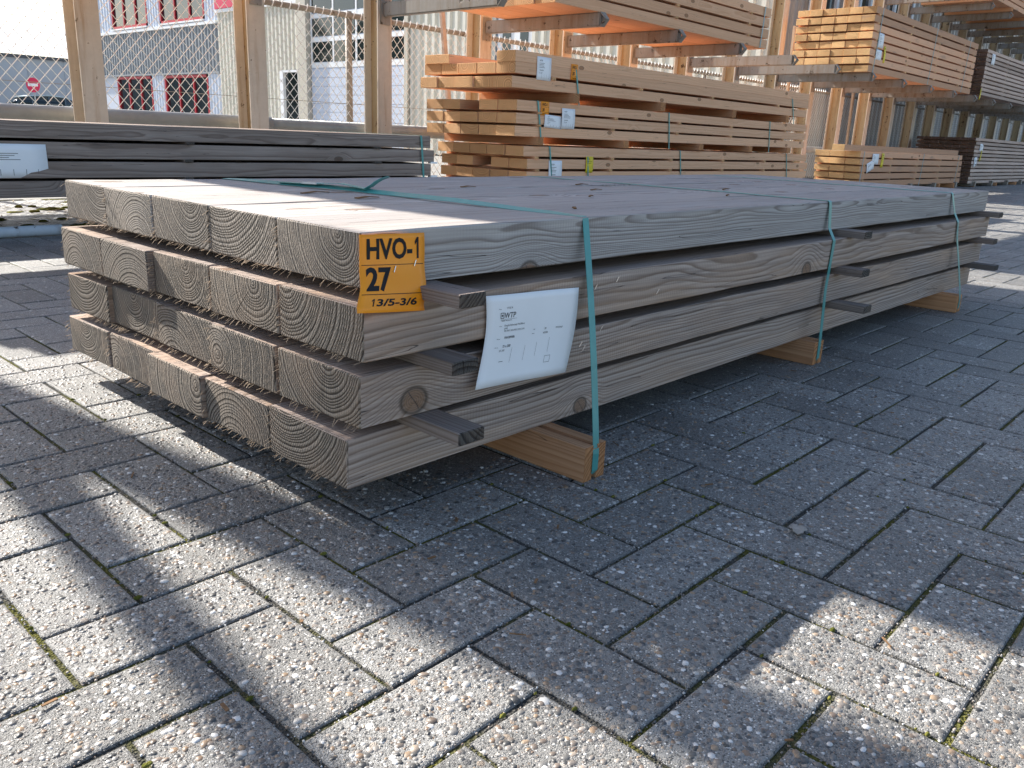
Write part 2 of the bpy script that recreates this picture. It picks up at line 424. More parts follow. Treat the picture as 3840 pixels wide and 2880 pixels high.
t = NT('yard_ground')
p = t.n('ShaderNodeNewGeometry').outputs['Position']
M_YARD = t.fin(t.mix(t.rangem(t.noise(p, 1.3, 6, .7), .3, .7, 0, 1), (.20, .195, .185), (.30, .29, .27)), .8, None, 0, .3)

gs = 220.0
ground = link('ground', mesh_py('ground', [(-gs, -gs, -.03), (gs, -gs, -.03), (gs, gs, -.03), (-gs, gs, -.03)], [(0, 1, 2, 3)]), None, M_YARD)
prop(ground, kind='structure')
pv = link('pavement', mesh_py('pavement', [(-3, -3, -.0040), (24, -3, -.0040), (24, 5.45, -.0040), (-3, 5.45, -.0040)], [(0, 1, 2, 3)]), None, M_JOINT)
prop(pv, kind='structure')

def paver_verts(lx, ly, c=.0034):
    z0, z1 = -.012, 0.0
    a, b = lx / 2, ly / 2
    v = []
    for (sx, sy) in ((-1, -1), (1, -1), (1, 1), (-1, 1)): v.append((sx * a, sy * b, z0))
    for (sx, sy) in ((-1, -1), (1, -1), (1, 1), (-1, 1)): v.append((sx * a, sy * b, z1 - c * .8))
    for (sx, sy) in ((-1, -1), (1, -1), (1, 1), (-1, 1)): v.append((sx * (a - c * .35), sy * (b - c * .35), z1 - c * .3))
    for (sx, sy) in ((-1, -1), (1, -1), (1, 1), (-1, 1)): v.append((sx * (a - c), sy * (b - c), z1))
    f = []
    for k in range(3):
        for i in range(4):
            j = (i + 1) % 4
            f.append((k * 4 + i, k * 4 + j, k * 4 + 4 + j, k * 4 + 4 + i))
    f.append((12, 13, 14, 15))
    return v, f

JW = .0060
tiles = []
for i in range(-16, 190):
    for j in range(-14, 50):
        d = (i - j) % 4
        if d == 0: tiles.append((GX + (i + .5) * UX, GY + (j + 1) * UY, 0))     # long along y
        elif d == 1: tiles.append((GX + (i + 1) * UX, GY + (j + .5) * UY, 1))   # long along x
mw = cam.rotation_euler.to_matrix()
def project(P):
    q = mw.transposed() @ (Vector(P) - CAM)
    if q.z > -.05: return None
    return (1920 + FPX * q.x / -q.z, 1440 - FPX * q.y / -q.z)
scored = []
for (x, y, o) in tiles:
    u = project((x, y, 0))
    dd = (Vector((x, y, 0)) - CAM).length
    under = (0.12 < x < 2.9 and 0.05 < y < 1.3 + x * .55)
    vis = u is not None and -160 < u[0] < 4000 and 700 < u[1] < 3060 and not under
    scored.append((dd if vis else 1000 + dd, x, y, o))
scored.sort()
pm = []
for (lx, ly) in ((UX - JW, 2 * UY - JW), (2 * UX - JW, UY - JW)):
    v, f = paver_verts(lx, ly)
    m = mesh_py('paver', v, f); m.materials.append(M_PAVE); pm.append(m)
TILT = {}
for (dd, x, y, o) in scored[:300]:
    zt, ra, rb = random.uniform(-.0012, .0004), random.uniform(-.006, .006), random.uniform(-.006, .006)
    ob = link('paver', pm[o], pv, None, (x + random.uniform(-.0008, .0008), y + random.uniform(-.0008, .0008), zt), (ra, rb, random.uniform(-.006, .006)))
    ci, cj = int(math.floor((x - .25 * UX * (2 if o else 0) - GX) / UX)), int(math.floor((y - .25 * UY * (0 if o else 2) - GY) / UY))
    for q in range(2): TILT[(ci + q * o, cj + q * (1 - o))] = (x, y, zt, ra, rb)
VV, FF = [], []
for (dd, x, y, o) in scored[300:]:
    if x > 23.5 or x < -2.5 or y > 5.3 or y < -2.5: continue
    v, f = paver_verts(*(((UX - JW, 2 * UY - JW), (2 * UX - JW, UY - JW))[o]))
    k = len(VV); zz = random.uniform(-.0012, .0004)
    VV += [(a + x, b + y, c + zz) for a, b, c in v]; FF += [tuple(q + k for q in g) for g in f]
fld = link('paver_field', mesh_py('paver_field', VV, FF), pv, M_PAVE)
prop(fld, kind='stuff')

# exposed pebbles standing out of the nearest pavers
def pebbles():
    nx = 190000
    X = rng.uniform(-.62, 1.7, nx); Y = rng.uniform(-.95, 1.25, nx)
    D = np.sqrt((X - CAM.x) ** 2 + (Y - CAM.y) ** 2)
    keep = (rng.uniform(0, 1, nx) < np.clip(1.5 - D * .55, .30, 1)) & (D < 2.5)
    mi = np.array(mw.transposed())
    Q = (np.stack([X, Y, np.zeros(nx)], 1) - np.array(CAM)) @ mi.T
    U = 1920 + FPX * Q[:, 0] / -Q[:, 2]; Vp = 1440 - FPX * Q[:, 1] / -Q[:, 2]
    keep &= (Q[:, 2] < -.1) & (U > -60) & (U < 3900) & (Vp < 2950) & (Vp > 0)
    keep &= ~((X > .25) & (Y > .05))
    fi = (X - GX) / UX; fj = (Y - GY) / UY
    i = np.floor(fi).astype(int); j = np.floor(fj).astype(int); d = (i - j) % 4
    e = .07
    fx = fi - i; fy = fj - j
    okx = np.where((d == 1), fx > e, np.where(d == 2, fx < 1 - e, (fx > e) & (fx < 1 - e)))
    oky = np.where((d == 0), fy > e, np.where(d == 3, fy < 1 - e, (fy > e) & (fy < 1 - e)))
    onp = okx & oky
    keep &= onp | (rng.uniform(0, 1, nx) < .5)
    X, Y = X[keep], Y[keep]; n = len(X)
    i, j = i[keep], j[keep]; onp = onp[keep]
    TB = np.array([TILT.get((a, b), (x_, y_, -.0004, 0, 0)) for a, b, x_, y_ in zip(i.tolist(), j.tolist(), X.tolist(), Y.tolist())])
    Z0 = TB[:, 2] + TB[:, 3] * (Y - TB[:, 1]) - TB[:, 4] * (X - TB[:, 0])
    r = .0010 + .0042 * rng.uniform(0, 1, n) ** 2.8
    big = rng.uniform(0, 1, n) < .03
    r[big] *= 1.35
    r[~onp] = rng.uniform(.0008, .0019, (~onp).sum())
    Z0 = np.where(onp, Z0, Z0 - .0012)
    el = rng.uniform(.6, 1.0, n); an = rng.uniform(0, math.pi, n)
    hh = r * np.where(onp, rng.uniform(.15, .34, n), .7)
    k = 6
    th = np.arange(k) * 2 * math.pi / k
    rings = [(1.0, -.25), (.74, .68)]
    nv = k * 2 + 1
    V = np.zeros((n, nv, 3))
    jit = rng.uniform(.84, 1.14, (n, k))
    for q, (rad, zz) in enumerate(rings):
        lx = rad * np.cos(th)[None] * jit * r[:, None]; ly = rad * np.sin(th)[None] * jit * (r * el)[:, None]
        V[:, q * k:(q + 1) * k, 0] = X[:, None] + lx * np.cos(an)[:, None] - ly * np.sin(an)[:, None]
        V[:, q * k:(q + 1) * k, 1] = Y[:, None] + lx * np.sin(an)[:, None] + ly * np.cos(an)[:, None]
        V[:, q * k:(q + 1) * k, 2] = (Z0 + hh * zz)[:, None]
    V[:, -1, 0] = X; V[:, -1, 1] = Y; V[:, -1, 2] = Z0 + hh
    F = []
    for q in range(1):
        for a in range(k):
            b = (a + 1) % k
            F.append((q * k + a, q * k + b, (q + 1) * k + b)); F.append((q * k + a, (q + 1) * k + b, (q + 1) * k + a))
    for a in range(k): F.append((k + a, k + (a + 1) % k, 2 * k))
    F = np.array(F)
    FA = (F[None] + (np.arange(n) * nv)[:, None, None]).reshape(-1, 3)
    m = bpy.data.meshes.new('pebbles')
    m.vertices.add(n * nv); m.vertices.foreach_set('co', V.reshape(-1))
    m.loops.add(FA.size); m.loops.foreach_set('vertex_index', FA.reshape(-1).astype(np.int32))
    m.polygons.add(len(FA)); m.polygons.foreach_set('loop_start', (np.arange(len(FA)) * 3).astype(np.int32))
    m.polygons.foreach_set('loop_total', np.full(len(FA), 3, np.int32))
    m.polygons.foreach_set('use_smooth', np.ones(len(FA), bool))
    m.update(calc_edges=True)
    t = NT('river_pebble')
    pos = t.n('ShaderNodeNewGeometry')
    c = t.ramp(pos.outputs['Random Per Island'], [(0, (.045, .044, .043)), (.16, (.10, .097, .092)), (.34, (.20, .19, .178)), (.48, (.15, .112, .085)), (.60, (.28, .265, .245)), (.72, (.20, .135, .092)), (.82, (.33, .23, .145)), (.90, (.46, .44, .41)), (1, (.76, .74, .71))])
    nz = t.noise(pos.outputs['Position'], 700, 3)
    c = t.mix(t.rangem(nz, .3, .7, 0, .5), c, t.mix(.5, c, (.06, .06, .06)))
    return link('pebbles', m, pv, t.fin(c, .42, t.bump(nz, .5, .0006), 0, .5))
pb = pebbles(); prop(pb, kind='stuff')

# ------------------------------------------------------------------ beams and packs
_bm = {}
def beam_mesh(L, W, T, mat, bev=.002, var=0, segs=0):
    key = (round(L, 3), round(W, 3), round(T, 3), mat.name, var, segs)
    if key in _bm: return _bm[key]
    bm = bmesh.new()
    bmesh.ops.create_cube(bm, size=1.0)
    for v in bm.verts: v.co = Vector((v.co.x * L, v.co.y * W, v.co.z * T))
    if segs:
        xe = [e for e in bm.edges if abs((e.verts[0].co - e.verts[1].co).x) > L * .5]
        bmesh.ops.subdivide_edges(bm, edges=xe, cuts=segs, use_grid_fill=True)
    ed = [e for e in bm.edges if e.is_manifold and e.calc_face_angle() > .5]
    bmesh.ops.bevel(bm, geom=ed, offset=bev, segments=1, affect='EDGES')
    if segs:
        r = random.Random(100 + var)
        a1, a2, p1, p2 = r.uniform(-.002, .002), r.uniform(-.0015, .0015), r.uniform(0, 6), r.uniform(0, 6)
        for v in bm.verts:
            s = v.co.x / L
            v.co.y += a1 * math.sin(s * 5 + p1) + r.uniform(-.0008, .0008)
            v.co.z += a2 * math.sin(s * 6 + p2) + r.uniform(-.0008, .0008)
    m = bpy.data.meshes.new('beam'); bm.to_mesh(m); bm.free()
    m.materials.append(mat)
    _bm[key] = m
    return m

def add_beam(parent, x0, L, y0, W, z0, T, mat, name='beam', flip=False, var=0, segs=0, yaw=0.0):
    m = beam_mesh(L, W, T, mat, var=var, segs=segs)
    o = link(name, m, parent, None, (x0 + L / 2, y0 + W / 2, z0 + T / 2), (math.pi if flip else 0, 0, yaw))
    return o

def cross_beam(parent, x0, W, y0, L, z0, T, mat, name):
    """a batten or bearer lying along y"""
    m = beam_mesh(L, W, T, mat, .0015)
    return link(name, m, parent, None, (x0 + W / 2, y0 + L / 2, z0 + T / 2), (0, 0, math.pi / 2))

def ribbon(name, pts, width, thick, parent, mat, wdir=(1, 0, 0)):
    """flat strap along pts; wdir is the width direction"""
    WD = [Vector(q).normalized() for q in wdir] if isinstance(wdir, list) else [Vector(wdir).normalized()] * len(pts)
    v = []; f = []
    n = len(pts)
    P = [Vector(p) for p in pts]
    for i in range(n):
        d = (P[min(i + 1, n - 1)] - P[max(i - 1, 0)]).normalized()
        nn = d.cross(WD[i]).normalized()
        ww = nn.cross(d).normalized()
        for sx, sy in ((-1, -1), (1, -1), (1, 1), (-1, 1)):
            v.append(P[i] + ww * (sx * width / 2) + nn * (sy * thick / 2))
    for i in range(n - 1):
        for j in range(4):
            k = (j + 1) % 4
            f.append((i * 4 + j, i * 4 + k, i * 4 + 4 + k, i * 4 + 4 + j))
    f.append((3, 2, 1, 0)); e = (n - 1) * 4; f.append((e, e + 1, e + 2, e + 3))
    m = mesh_py(name, v, f)
    bm = bmesh.new(); bm.from_mesh(m); bmesh.ops.recalc_face_normals(bm, faces=bm.faces); bm.to_mesh(m); bm.free()
    return link(name, m, parent, mat)

def text_mesh(body, size, align='LEFT', offset=0.0, xs=1.0, shear=0.0):
    c = bpy.data.curves.new('lettering', 'FONT')
    c.body = body; c.size = size; c.align_x = align; c.offset = offset; c.shear = shear
    c.resolution_u = 3
    o = bpy.data.objects.new('lettering_tmp', c)
    COL.objects.link(o)
    dg = bpy.context.evaluated_depsgraph_get()
    m = bpy.data.meshes.new_from_object(o.evaluated_get(dg))
    bpy.data.objects.remove(o); bpy.data.curves.remove(c)
    for v in m.vertices: v.co.x *= xs
    m.materials.clear()
    return m

def sheet(name, surf, nu, nv, parent, mat):
    v = [surf(i / nu, j / nv) for j in range(nv + 1) for i in range(nu + 1)]
    f = [(j * (nu + 1) + i, j * (nu + 1) + i + 1, (j + 1) * (nu + 1) + i + 1, (j + 1) * (nu + 1) + i) for j in range(nv) for i in range(nu)]
    m = mesh_py(name, v, f, True)
    o = link(name, m, parent, mat)
    md = o.modifiers.new('thickness', 'SOLIDIFY'); md.thickness = .0003; md.offset = 0
    return o

def print_on(surf, parent, items, W, H, mat, lift=.0006, name='lettering'):
    """items: (text, u, v, height, xs, bold, shear) in label space; u right, v down, metres; joined into one flat print"""
    V = []; F = []
    for it in items:
        if it[0] == 'rect':
            _, u0, v0, u1, v1 = it
            ns = max(1, min(14, int((u1 - u0) / W * 14)))
            for q in range(ns):
                a, b = u0 + (u1 - u0) * q / ns, u0 + (u1 - u0) * (q + 1) / ns
                k = len(V); V += [(a, v0), (b, v0), (b, v1), (a, v1)]; F.append((k, k + 1, k + 2, k + 3))
            continue
        if it[0] == 'one':
            _, u0, v0, u1, v1 = it
            for poly in (((.5, 0), (.82, 0), (.82, 1), (.5, 1)), ((.5, 1), (.12, .80), (.12, .62), (.5, .78))):
                k = len(V); V += [((u0 + (u1 - u0) * a) * W, (v1 + (v0 - v1) * b) * H) for a, b in poly]; F.append(tuple(range(k, k + len(poly))))
            continue
        if it[0] == 'fit':
            _, body, u0, v0, u1, v1, bold = it
            m = text_mesh(body, 1.0, 'LEFT', bold)
            xs_ = [q.co.x for q in m.vertices]; ys_ = [q.co.y for q in m.vertices]
            ax, bx, ay, by = min(xs_), max(xs_), min(ys_), max(ys_)
            k = len(V)
            V += [((u0 + (u1 - u0) * (q.co.x - ax) / (bx - ax)) * W, (v1 + (v0 - v1) * (q.co.y - ay) / (by - ay)) * H) for q in m.vertices]
            F += [tuple(i + k for i in pl.vertices) for pl in m.polygons]
            bpy.data.meshes.remove(m); continue
        body, u, v, h, xs, bold, sh = it
        m = text_mesh(body, h / .72, 'LEFT', bold * h, xs, sh)
        k = len(V)
        V += [(u + q.co.x, v - q.co.y) for q in m.vertices]
        F += [tuple(i + k for i in pl.vertices) for pl in m.polygons]
        bpy.data.meshes.remove(m)
    out = []
    for (u, v) in V:
        p = Vector(surf(u / W, v / H))
        out.append(p + Vector((0, -lift, 0)))
    m = mesh_py(name, out, F)
    return link(name, m, parent, mat)

def bilerp(c, u, v):
    a = Vector(c[0]).lerp(Vector(c[1]), u); b = Vector(c[3]).lerp(Vector(c[2]), u)
    return a.lerp(b, v)

# ------------------------------------------------------------------ the front pack
pack = empty('timber_pack', (0, 0, 0))
prop(pack, 'weathered grey pack of twenty thick beams on the paving with orange tag', 'timber pack')
rows = [  # layer: x near, y near, per-beam left seams, length
    dict(z=0.0,  x=0.000, ys=[0.0, .202, .404, .600, .806]),
    dict(z=.095, x=0.0066, ys=[-.0235, .186, .391, .594, .792]),
    dict(z=.190, x=0.0086, ys=[-.0298, .178, .387, .594, .796]),
    dict(z=.285, x=0.0232, ys=[-.0045, .198, .401, .606, .808]),
]
k = 0
for li, r in enumerate(rows):
    for bi, y0 in enumerate(r['ys']):
        dx = 0.0 if bi == 0 else random.uniform(-.008, .010)
        if li == 3: dx = 0.0 if bi == 0 else random.uniform(-.003, .004)
        L = 2.995 + random.uniform(-.006, .006)
        Wd = .2 if bi > 0 else .2
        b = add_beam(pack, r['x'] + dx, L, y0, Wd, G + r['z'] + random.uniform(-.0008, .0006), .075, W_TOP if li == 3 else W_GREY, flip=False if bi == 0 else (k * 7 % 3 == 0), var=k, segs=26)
        if bi == 0:
            kx, kz, kr = ((.524, -.0225, .0125), (.096, -.015, .0165), (1.36, -.030, .016), (.334, -.044, .015))[li]
            b['knot_on'] = 1.0; b['knot_x'] = kx - L / 2; b['knot_z'] = kz; b['knot_r'] = kr
        k += 1
# stickers between the layers
for zz, x0s in ((.075, (.100, 1.575, 2.88)), (.170, (.105, 1.565, 2.89)), (.265, (.106, 1.60, 3.00))):
    yn = {.075: (-.121, -.116, -.111), .170: (-.100, -.100, -.087), .265: (-.110, -.078, -.074)}[zz]
    for x0, y0 in zip(x0s, yn):
        if x0 > 2.95: x0 = 2.95
        cross_beam(pack, x0, .050, y0, 1.115, G + zz + .0002, .0194, W_BATT, 'spacer_batten')
# grooved bearers under the pack
def bearer_mesh(L, W, T):
    m = MB()
    g = .012
    pr = [(-W / 2, -T / 2), (-g / 2, -T / 2), (-g / 2, -T / 2 + .012), (g / 2, -T / 2 + .012), (g / 2, -T / 2), (W / 2, -T / 2), (W / 2, T / 2), (g / 2, T / 2), (g / 2, T / 2 - .006), (-g / 2, T / 2 - .006), (-g / 2, T / 2), (-W / 2, T / 2)]
    n = len(pr)
    v = [(-L / 2, a, b) for a, b in pr] + [(L / 2, a, b) for a, b in pr]
    f = [(i, (i + 1) % n, n + (i + 1) % n, n + i) for i in range(n)] + [tuple(range(n))[::-1], tuple(range(n, 2 * n))]
    me = mesh_py('bearer', v, f)
    bm = bmesh.new(); bm.from_mesh(me); bmesh.ops.recalc_face_normals(bm, faces=bm.faces); bm.to_mesh(me); bm.free()
    me.materials.append(W_BEAR); return me
bme = bearer_mesh(1.13, .056, .0612)
for x0, y0 in ((.388, -.122), (1.462, -.044), (2.632, -.066)):
    link('bearer', bme, pack, None, (x0 + .028, y0 + .565, .0306 + .0004), (0, 0, math.pi / 2))
# straps: one loop each round the pack and its bearer
ZT = G + .3602
def pack_strap(xt_far, xt, xb, yb, mat=M_STRAP, w=.0155, tl=.03):
    pts = [(xt_far, 1.0, ZT + .0012)]
    for q in range(1, 14):
        s = q / 14
        pts.append((xt_far + (xt - xt_far) * s, 1.0 - s * 1.0, ZT + .0012 + .0006 * math.sin(s * 20)))
    pts += [(xt, -.002, ZT + .0010), (xt, -.0062, ZT - .0015), (xt, -.0075, ZT - .007)]
    y1, z1 = yb - .0015, .052
    for q in range(1, 12):
        s = q / 12
        zz = ZT - .007 + (z1 - ZT + .007) * s
        yy = -.0075 + (min(y1, -.036) + .0075) * s - .004 * math.sin(math.pi * s)
        if zz < G + .285: yy = min(yy, -.0345)
        pts.append((xt + (xb - xt) * s, yy, zz))
    pts += [(xb, y1, z1 - .006), (xb, y1, .016), (xb, y1 + .004, .0085), (xb, y1 + .02, .0065)]
    for q in range(1, 5): pts.append((xb, y1 + .02 + q * .26, .0065))
    pts += [(xb, y1 + 1.13, .02), (xt_far, 1.012, .2), (xt_far, 1.012, ZT - .01), (xt_far, 1.0, ZT + .0012)]
    sag = [math.sin(math.pi * min(1, max(0, b))) if (c > .4 and b > 0) else 0.0 for a, b, c in pts]
    pts = [(a, b, c + (.0055 if tl > .1 else .001) * q) for (a, b, c), q in zip(pts, sag)]
    return ribbon('strap', pts, w, .0009, pack, mat, [(1, 0, .05 + tl * q ** .6) for q in sag])
s1 = pack_strap(.385, .496, .416, -.122, tl=.42)
pack_strap(1.47, 1.517, 1.490, -.044)
pack_strap(2.60, 2.553, 2.660, -.066)
# seal and loose tail of the near strap
def strap_pt(y, dz=0.0): return Vector((.385 + (.496 - .385) * (1 - y), y, ZT + .0016 + .0055 * math.sin(math.pi * y) + dz))
ribbon('strap_overlap', [strap_pt(.80, .0012), strap_pt(.70, .003), strap_pt(.645, .0065), strap_pt(.60, .0095), strap_pt(.56, .0065), strap_pt(.52, .0028)], .0165, .0009, s1, M_STRAP)
ribbon('strap_seal', [strap_pt(.715, .0045), strap_pt(.665, .0052)], .0205, .004, s1, M_SEAL)
ribbon('strap_tail', [strap_pt(.525, .003), strap_pt(.512, .010) + Vector((.004, 0, 0)), strap_pt(.503, .018) + Vector((.008, 0, .0)), strap_pt(.492, .025) + Vector((.013, 0, 0)), strap_pt(.480, .030) + Vector((.020, 0, 0))], .0135, .0008, s1, M_STRAP)

# orange tag stapled to the top beam
TAGC = [(.018, -.0062, G + .3575), (.1295, -.0062, G + .3545), (.1035, -.040, G + .2530), (-.0130, -.040, G + .2640)]
def tag_s(u, v):
    p = bilerp(TAGC, u, v)
    y = -.0102 - .0255 * (1 / (1 + math.exp(-(v - .62) * 11))) - .007 * (max(0, v - .8) / .2) ** 2 - .0015 * math.sin(u * 3.1)
    p.y = y - .004 * (1 - u) * v
    p.x += .011 * math.sin(math.pi * min(1, v * 1.05)) * .9
    return p
tag = sheet('orange_tag', tag_s, 10, 14, pack, M_TAG)
prop(tag, 'bright orange tag reading HVO-1 27 13/5-3/6')
TW, TH = .112, .112
print_on(tag_s, tag, [
    ('fit', 'HVO-', .10, .055, .79, .345, .03), ('one', .82, .055, .915, .345), ('rect', .003, .0462, .109, .0471),
    ('fit', '27', .085, .445, .455, .745, .036), ('rect', .003, .0868, .109, .0877),
    ('one', .185, .835, .235, .925), ('fit', '3/5-3/6', .265, .835, .875, .925, .03)], TW, TH, M_INK)
mb = MB()
for u, v in ((.52, .47), (.845, .40)):
    a = tag_s(u, v - .035) + Vector((0, -.0016, 0)); b = tag_s(u - .03, v + .045) + Vector((0, -.0016, 0))
    mb.bar(a, b, .0012, .0007, (0, -1, 0))
mb.build('staple', tag, M_STEEL)

# white delivery label
LABC = [(.2325, -.035, G + .2573), (.4539, -.035, G + .2481), (.4285, -.035, G + .1045), (.2045, -.035, G + .1185)]
def lab_s(u, v):
    p = bilerp(LABC, u, v)
    sv = max(0.0, (v - .45) / .55)
    p.y = -.0338 - .0010 * math.sin(u * 7 + v * 2) - sv * sv * (.003 + .007 * (1 - u)) - .002 * (u - .85) * (1 if u > .85 else 0)
    p.x += .013 * math.sin(v * math.pi) * (1 - .35 * u)
    return p
lab = sheet('delivery_label', lab_s, 14, 12, pack, M_PAPER)
prop(lab, 'white paper label with printed delivery details stapled beside the tag')
LW, LH = .22, .145
gi = [('Datum', .026, .024, .0016, 1, 0, 0), ('27-02-26', .044, .0235, .0030, .9, 0, 0),
      ('Artikel', .028, .052, .0016, 1, 0, 0), ('Stuks', .112, .064, .0017, 1, .01, 0), ('Aantal', .110, .071, .0017, 1, .01, 0),
      ('Pakketnr', .026, .0725, .0016, 1, 0, .2), ('Afmeting', .024, .086, .0016, 1, 0, .2), ('20', .140, .0655, .0034, 1, 0, 0), ('60,000', .138, .0725, .0034, .9, 0, 0),
      ('MYSTAND', .168, .0660, .0030, .9, 0, .1), ('20 / 300', .036, .0925, .0030, .9, 0, .1)]
gi += [('rect', .066, .088, .0664, .112), ('rect', .098, .088, .0984, .112), ('rect', .126, .085, .1264, .108), ('rect', .156, .080, .1564, .104), ('rect', .040, .108, .050, .1087)]
gi += [('rect', .152, .110, .166, .1105), ('rect', .152, .1205, .166, .121), ('rect', .152, .110, .1525, .121), ('rect', .1655, .110, .166, .121)]
print_on(lab_s, lab, gi, LW, LH, M_INK, name='small_print')
print_on(lab_s, lab, [('WTP', .0385, .0385, .0092, .95, .012, .12), ('rect', .030, .0402, .068, .0406), ('TIMBER PRODUCTS', .031, .0435, .0020, 1.05, .01, 0),
                      ('rect', .0300, .0300, .0312, .0382), ('rect', .0368, .0300, .0380, .0382), ('rect', .0300, .0292, .0380, .0303), ('rect', .0300, .0378, .0380, .0389), ('rect', .0325, .0325, .0356, .0356)], LW, LH, M_GINK, name='logo')
print_on(lab_s, lab, [('Douglas fijnbezaagd 75x200mm', .040, .0520, .0030, .92, 0, 0), ('(pak)', .040, .0565, .0030, .92, 0, 0), ('70% PEFC SKH-PEFC-COC-5318', .040, .0610, .0028, .92, 0, 0),
                      ('PAK089086', .043, .0725, .0040, .92, .008, .1), ('75 x 200', .042, .0865, .0042, .92, .008, .1)], LW, LH, M_INK, name='lettering')
# bent staples left in the beam sides
for (x, z, y) in ((.503, .238, -.0312), (.566, .246, -.0312), (.536, .159, -.0250), (.479, .139, -.0250), (.489, .131, -.0250), (.70, .21, -.0312)):
    mb = MB(); mb.bar((x, y, G + z), (x + .0025, y - .0035, G + z + .010), .0011, .0011); mb.build('staple', pack, M_STEEL)

# saw fibres hanging from the lower end edges
mb = MB()
for li, r in enumerate(rows):
    for bi, y0 in enumerate(r['ys']):
        for q in range(34):
            edge = random.random()
            if edge < .72:
                yy, zz = y0 + random.uniform(.004, .196), G + r['z'] + .001
            else:
                yy, zz = y0 + .2 - .001, G + r['z'] + random.uniform(.004, .07)
            a = Vector((r['x'] - .0015, yy, zz))
            b = a + Vector((random.uniform(-.010, -.002), random.uniform(-.006, .006), random.uniform(-.009, .0005)))
            mb.bar(a + Vector((.003, 0, 0)), b, random.uniform(.0003, .0008), random.uniform(.0003, .0006))
prop(mb.build('splinters', pack, M_SPL), kind='stuff')
# bark chips and slivers left on the top
mb = MB()
for (x, y, ln, an, w) in ((.30, .55, .075, .2, .008), (.335, .42, .06, .15, .010), (.60, .10, .02, .9, .006), (.9, .3, .03, .4, .005), (1.1, .45, .05, .1, .006), (1.35, .2, .03, .3, .005), (.8, .62, .05, .05, .008), (1.6, .35, .05, .2, .006), (1.25, .62, .06, .1, .008), (.5, .28, .035, 1.2, .004)):
    d = Vector((math.cos(an), math.sin(an), 0)) * ln
    a = Vector((x, y, ZT + .0022)); mb.bar(a, a + d * .5 + Vector((0, 0, .002)), w, .002); mb.bar(a + d * .48 + Vector((0, 0, .002)), a + d, w * .7, .0015)
chips = mb.build('bark_chips', None, M_BARK)
prop(chips, 'brown bark slivers scattered on top of the front timber pack', 'bark chips', kind='stuff')


# ------------------------------------------------------------------ the cantilever rack
XC = [1.55 + 1.135 * k for k in range(-2, 22)]
XC[0] = -.72
YF, YB = 4.70, 4.88            # front and back flange of the columns
ARM1 = G + 1.44                # top of the first arms
ARM2 = G + 2.85
def col_mesh(H):
    m = MB(); w = .07; tf = .011
    m.box(-w, w, 0, tf, .012, H)
    m.box(-w, w, YB - YF - tf, YB - YF, .012, H)
    me = mesh_py('column', m.v, m.f); me.materials.append(M_COL); return me
def arm_mesh(L):
    m = MB()
    h = .105; w = .028
    # side plates of a folded box arm, with a chevron nose
    m.box(-w, w, -L, 0, -h, 0)
    me = mesh_py('arm', m.v, m.f)
    bm = bmesh.new(); bm.from_mesh(me)
    bmesh.ops.bevel(bm, geom=[e for e in bm.edges], offset=.008, segments=2, affect='EDGES')
    bm.to_mesh(me); bm.free()
    me.materials.append(M_ARM); return me
def nose_mesh(L):
    m = MB(); h = .105; w = .03
    t_ = .006
    for z0, z1 in ((0.0, -h / 2), (-h, -h / 2)):
        m.bar((0, -L, z0), (0, -L - .045, z1), w * 2, t_, (1, 0, 0) if False else (0, -.7, .7 if z0 == 0 else -.7))
    me = mesh_py('arm_nose', m.v, m.f); me.materials.append(M_ARM); return me
wb = MB(); wb.box(-.004, .004, .0115, YB - YF - .0115, .012, 4.59); wbm = mesh_py('web', wb.v, wb.f); wbm.materials.append(M_WEB)
def taper_arm(L):  # unseen outer arm, widened at the root to shape its shadow on the paving
    m = MB(); h = .105
    v = [(-.052, 0, -h), (.052, 0, -h), (.022, -L, -h), (-.022, -L, -h), (-.052, 0, 0), (.052, 0, 0), (.022, -L, 0), (-.022, -L, 0)]
    m.add(v, [(0, 3, 2, 1), (4, 5, 6, 7), (0, 1, 5, 4), (1, 2, 6, 5), (2, 3, 7, 6), (3, 0, 4, 7)])
    me = mesh_py('arm', m.v, m.f)
    bm = bmesh.new(); bm.from_mesh(me); bmesh.ops.recalc_face_normals(bm, faces=bm.faces); bm.to_mesh(me); bm.free()
    me.materials.append(M_ARM); return me
tam = taper_arm(1.26)
cm = col_mesh(4.6); am = arm_mesh(1.26); nm_ = nose_mesh(1.26)
plate = MB(); plate.box(-.11, .11, -.05, YB - YF + .05, .0, .012); pmz = mesh_py('base_plate', plate.v, plate.f); pmz.materials.append(M_ARM)
cleat = MB(); cleat.box(-.045, .045, -.012, -.0005, -.16, .03); clm = mesh_py('arm_cleat', cleat.v, cleat.f); clm.materials.append(M_ARM)
base = MB(); base.box(-.04, .04, -1.25, -.013, .012, .10); bsm = mesh_py('base_arm', base.v, base.f); bsm.materials.append(M_ARM)
ordn = ['first', 'second', 'third', 'fourth', 'fifth', 'sixth', 'seventh', 'eighth', 'ninth', 'tenth', 'eleventh', 'twelfth', 'thirteenth', 'fourteenth', 'fifteenth', 'sixteenth', 'seventeenth', 'eighteenth', 'nineteenth', 'twentieth', 'twenty-first', 'twenty-second', 'twenty-third']
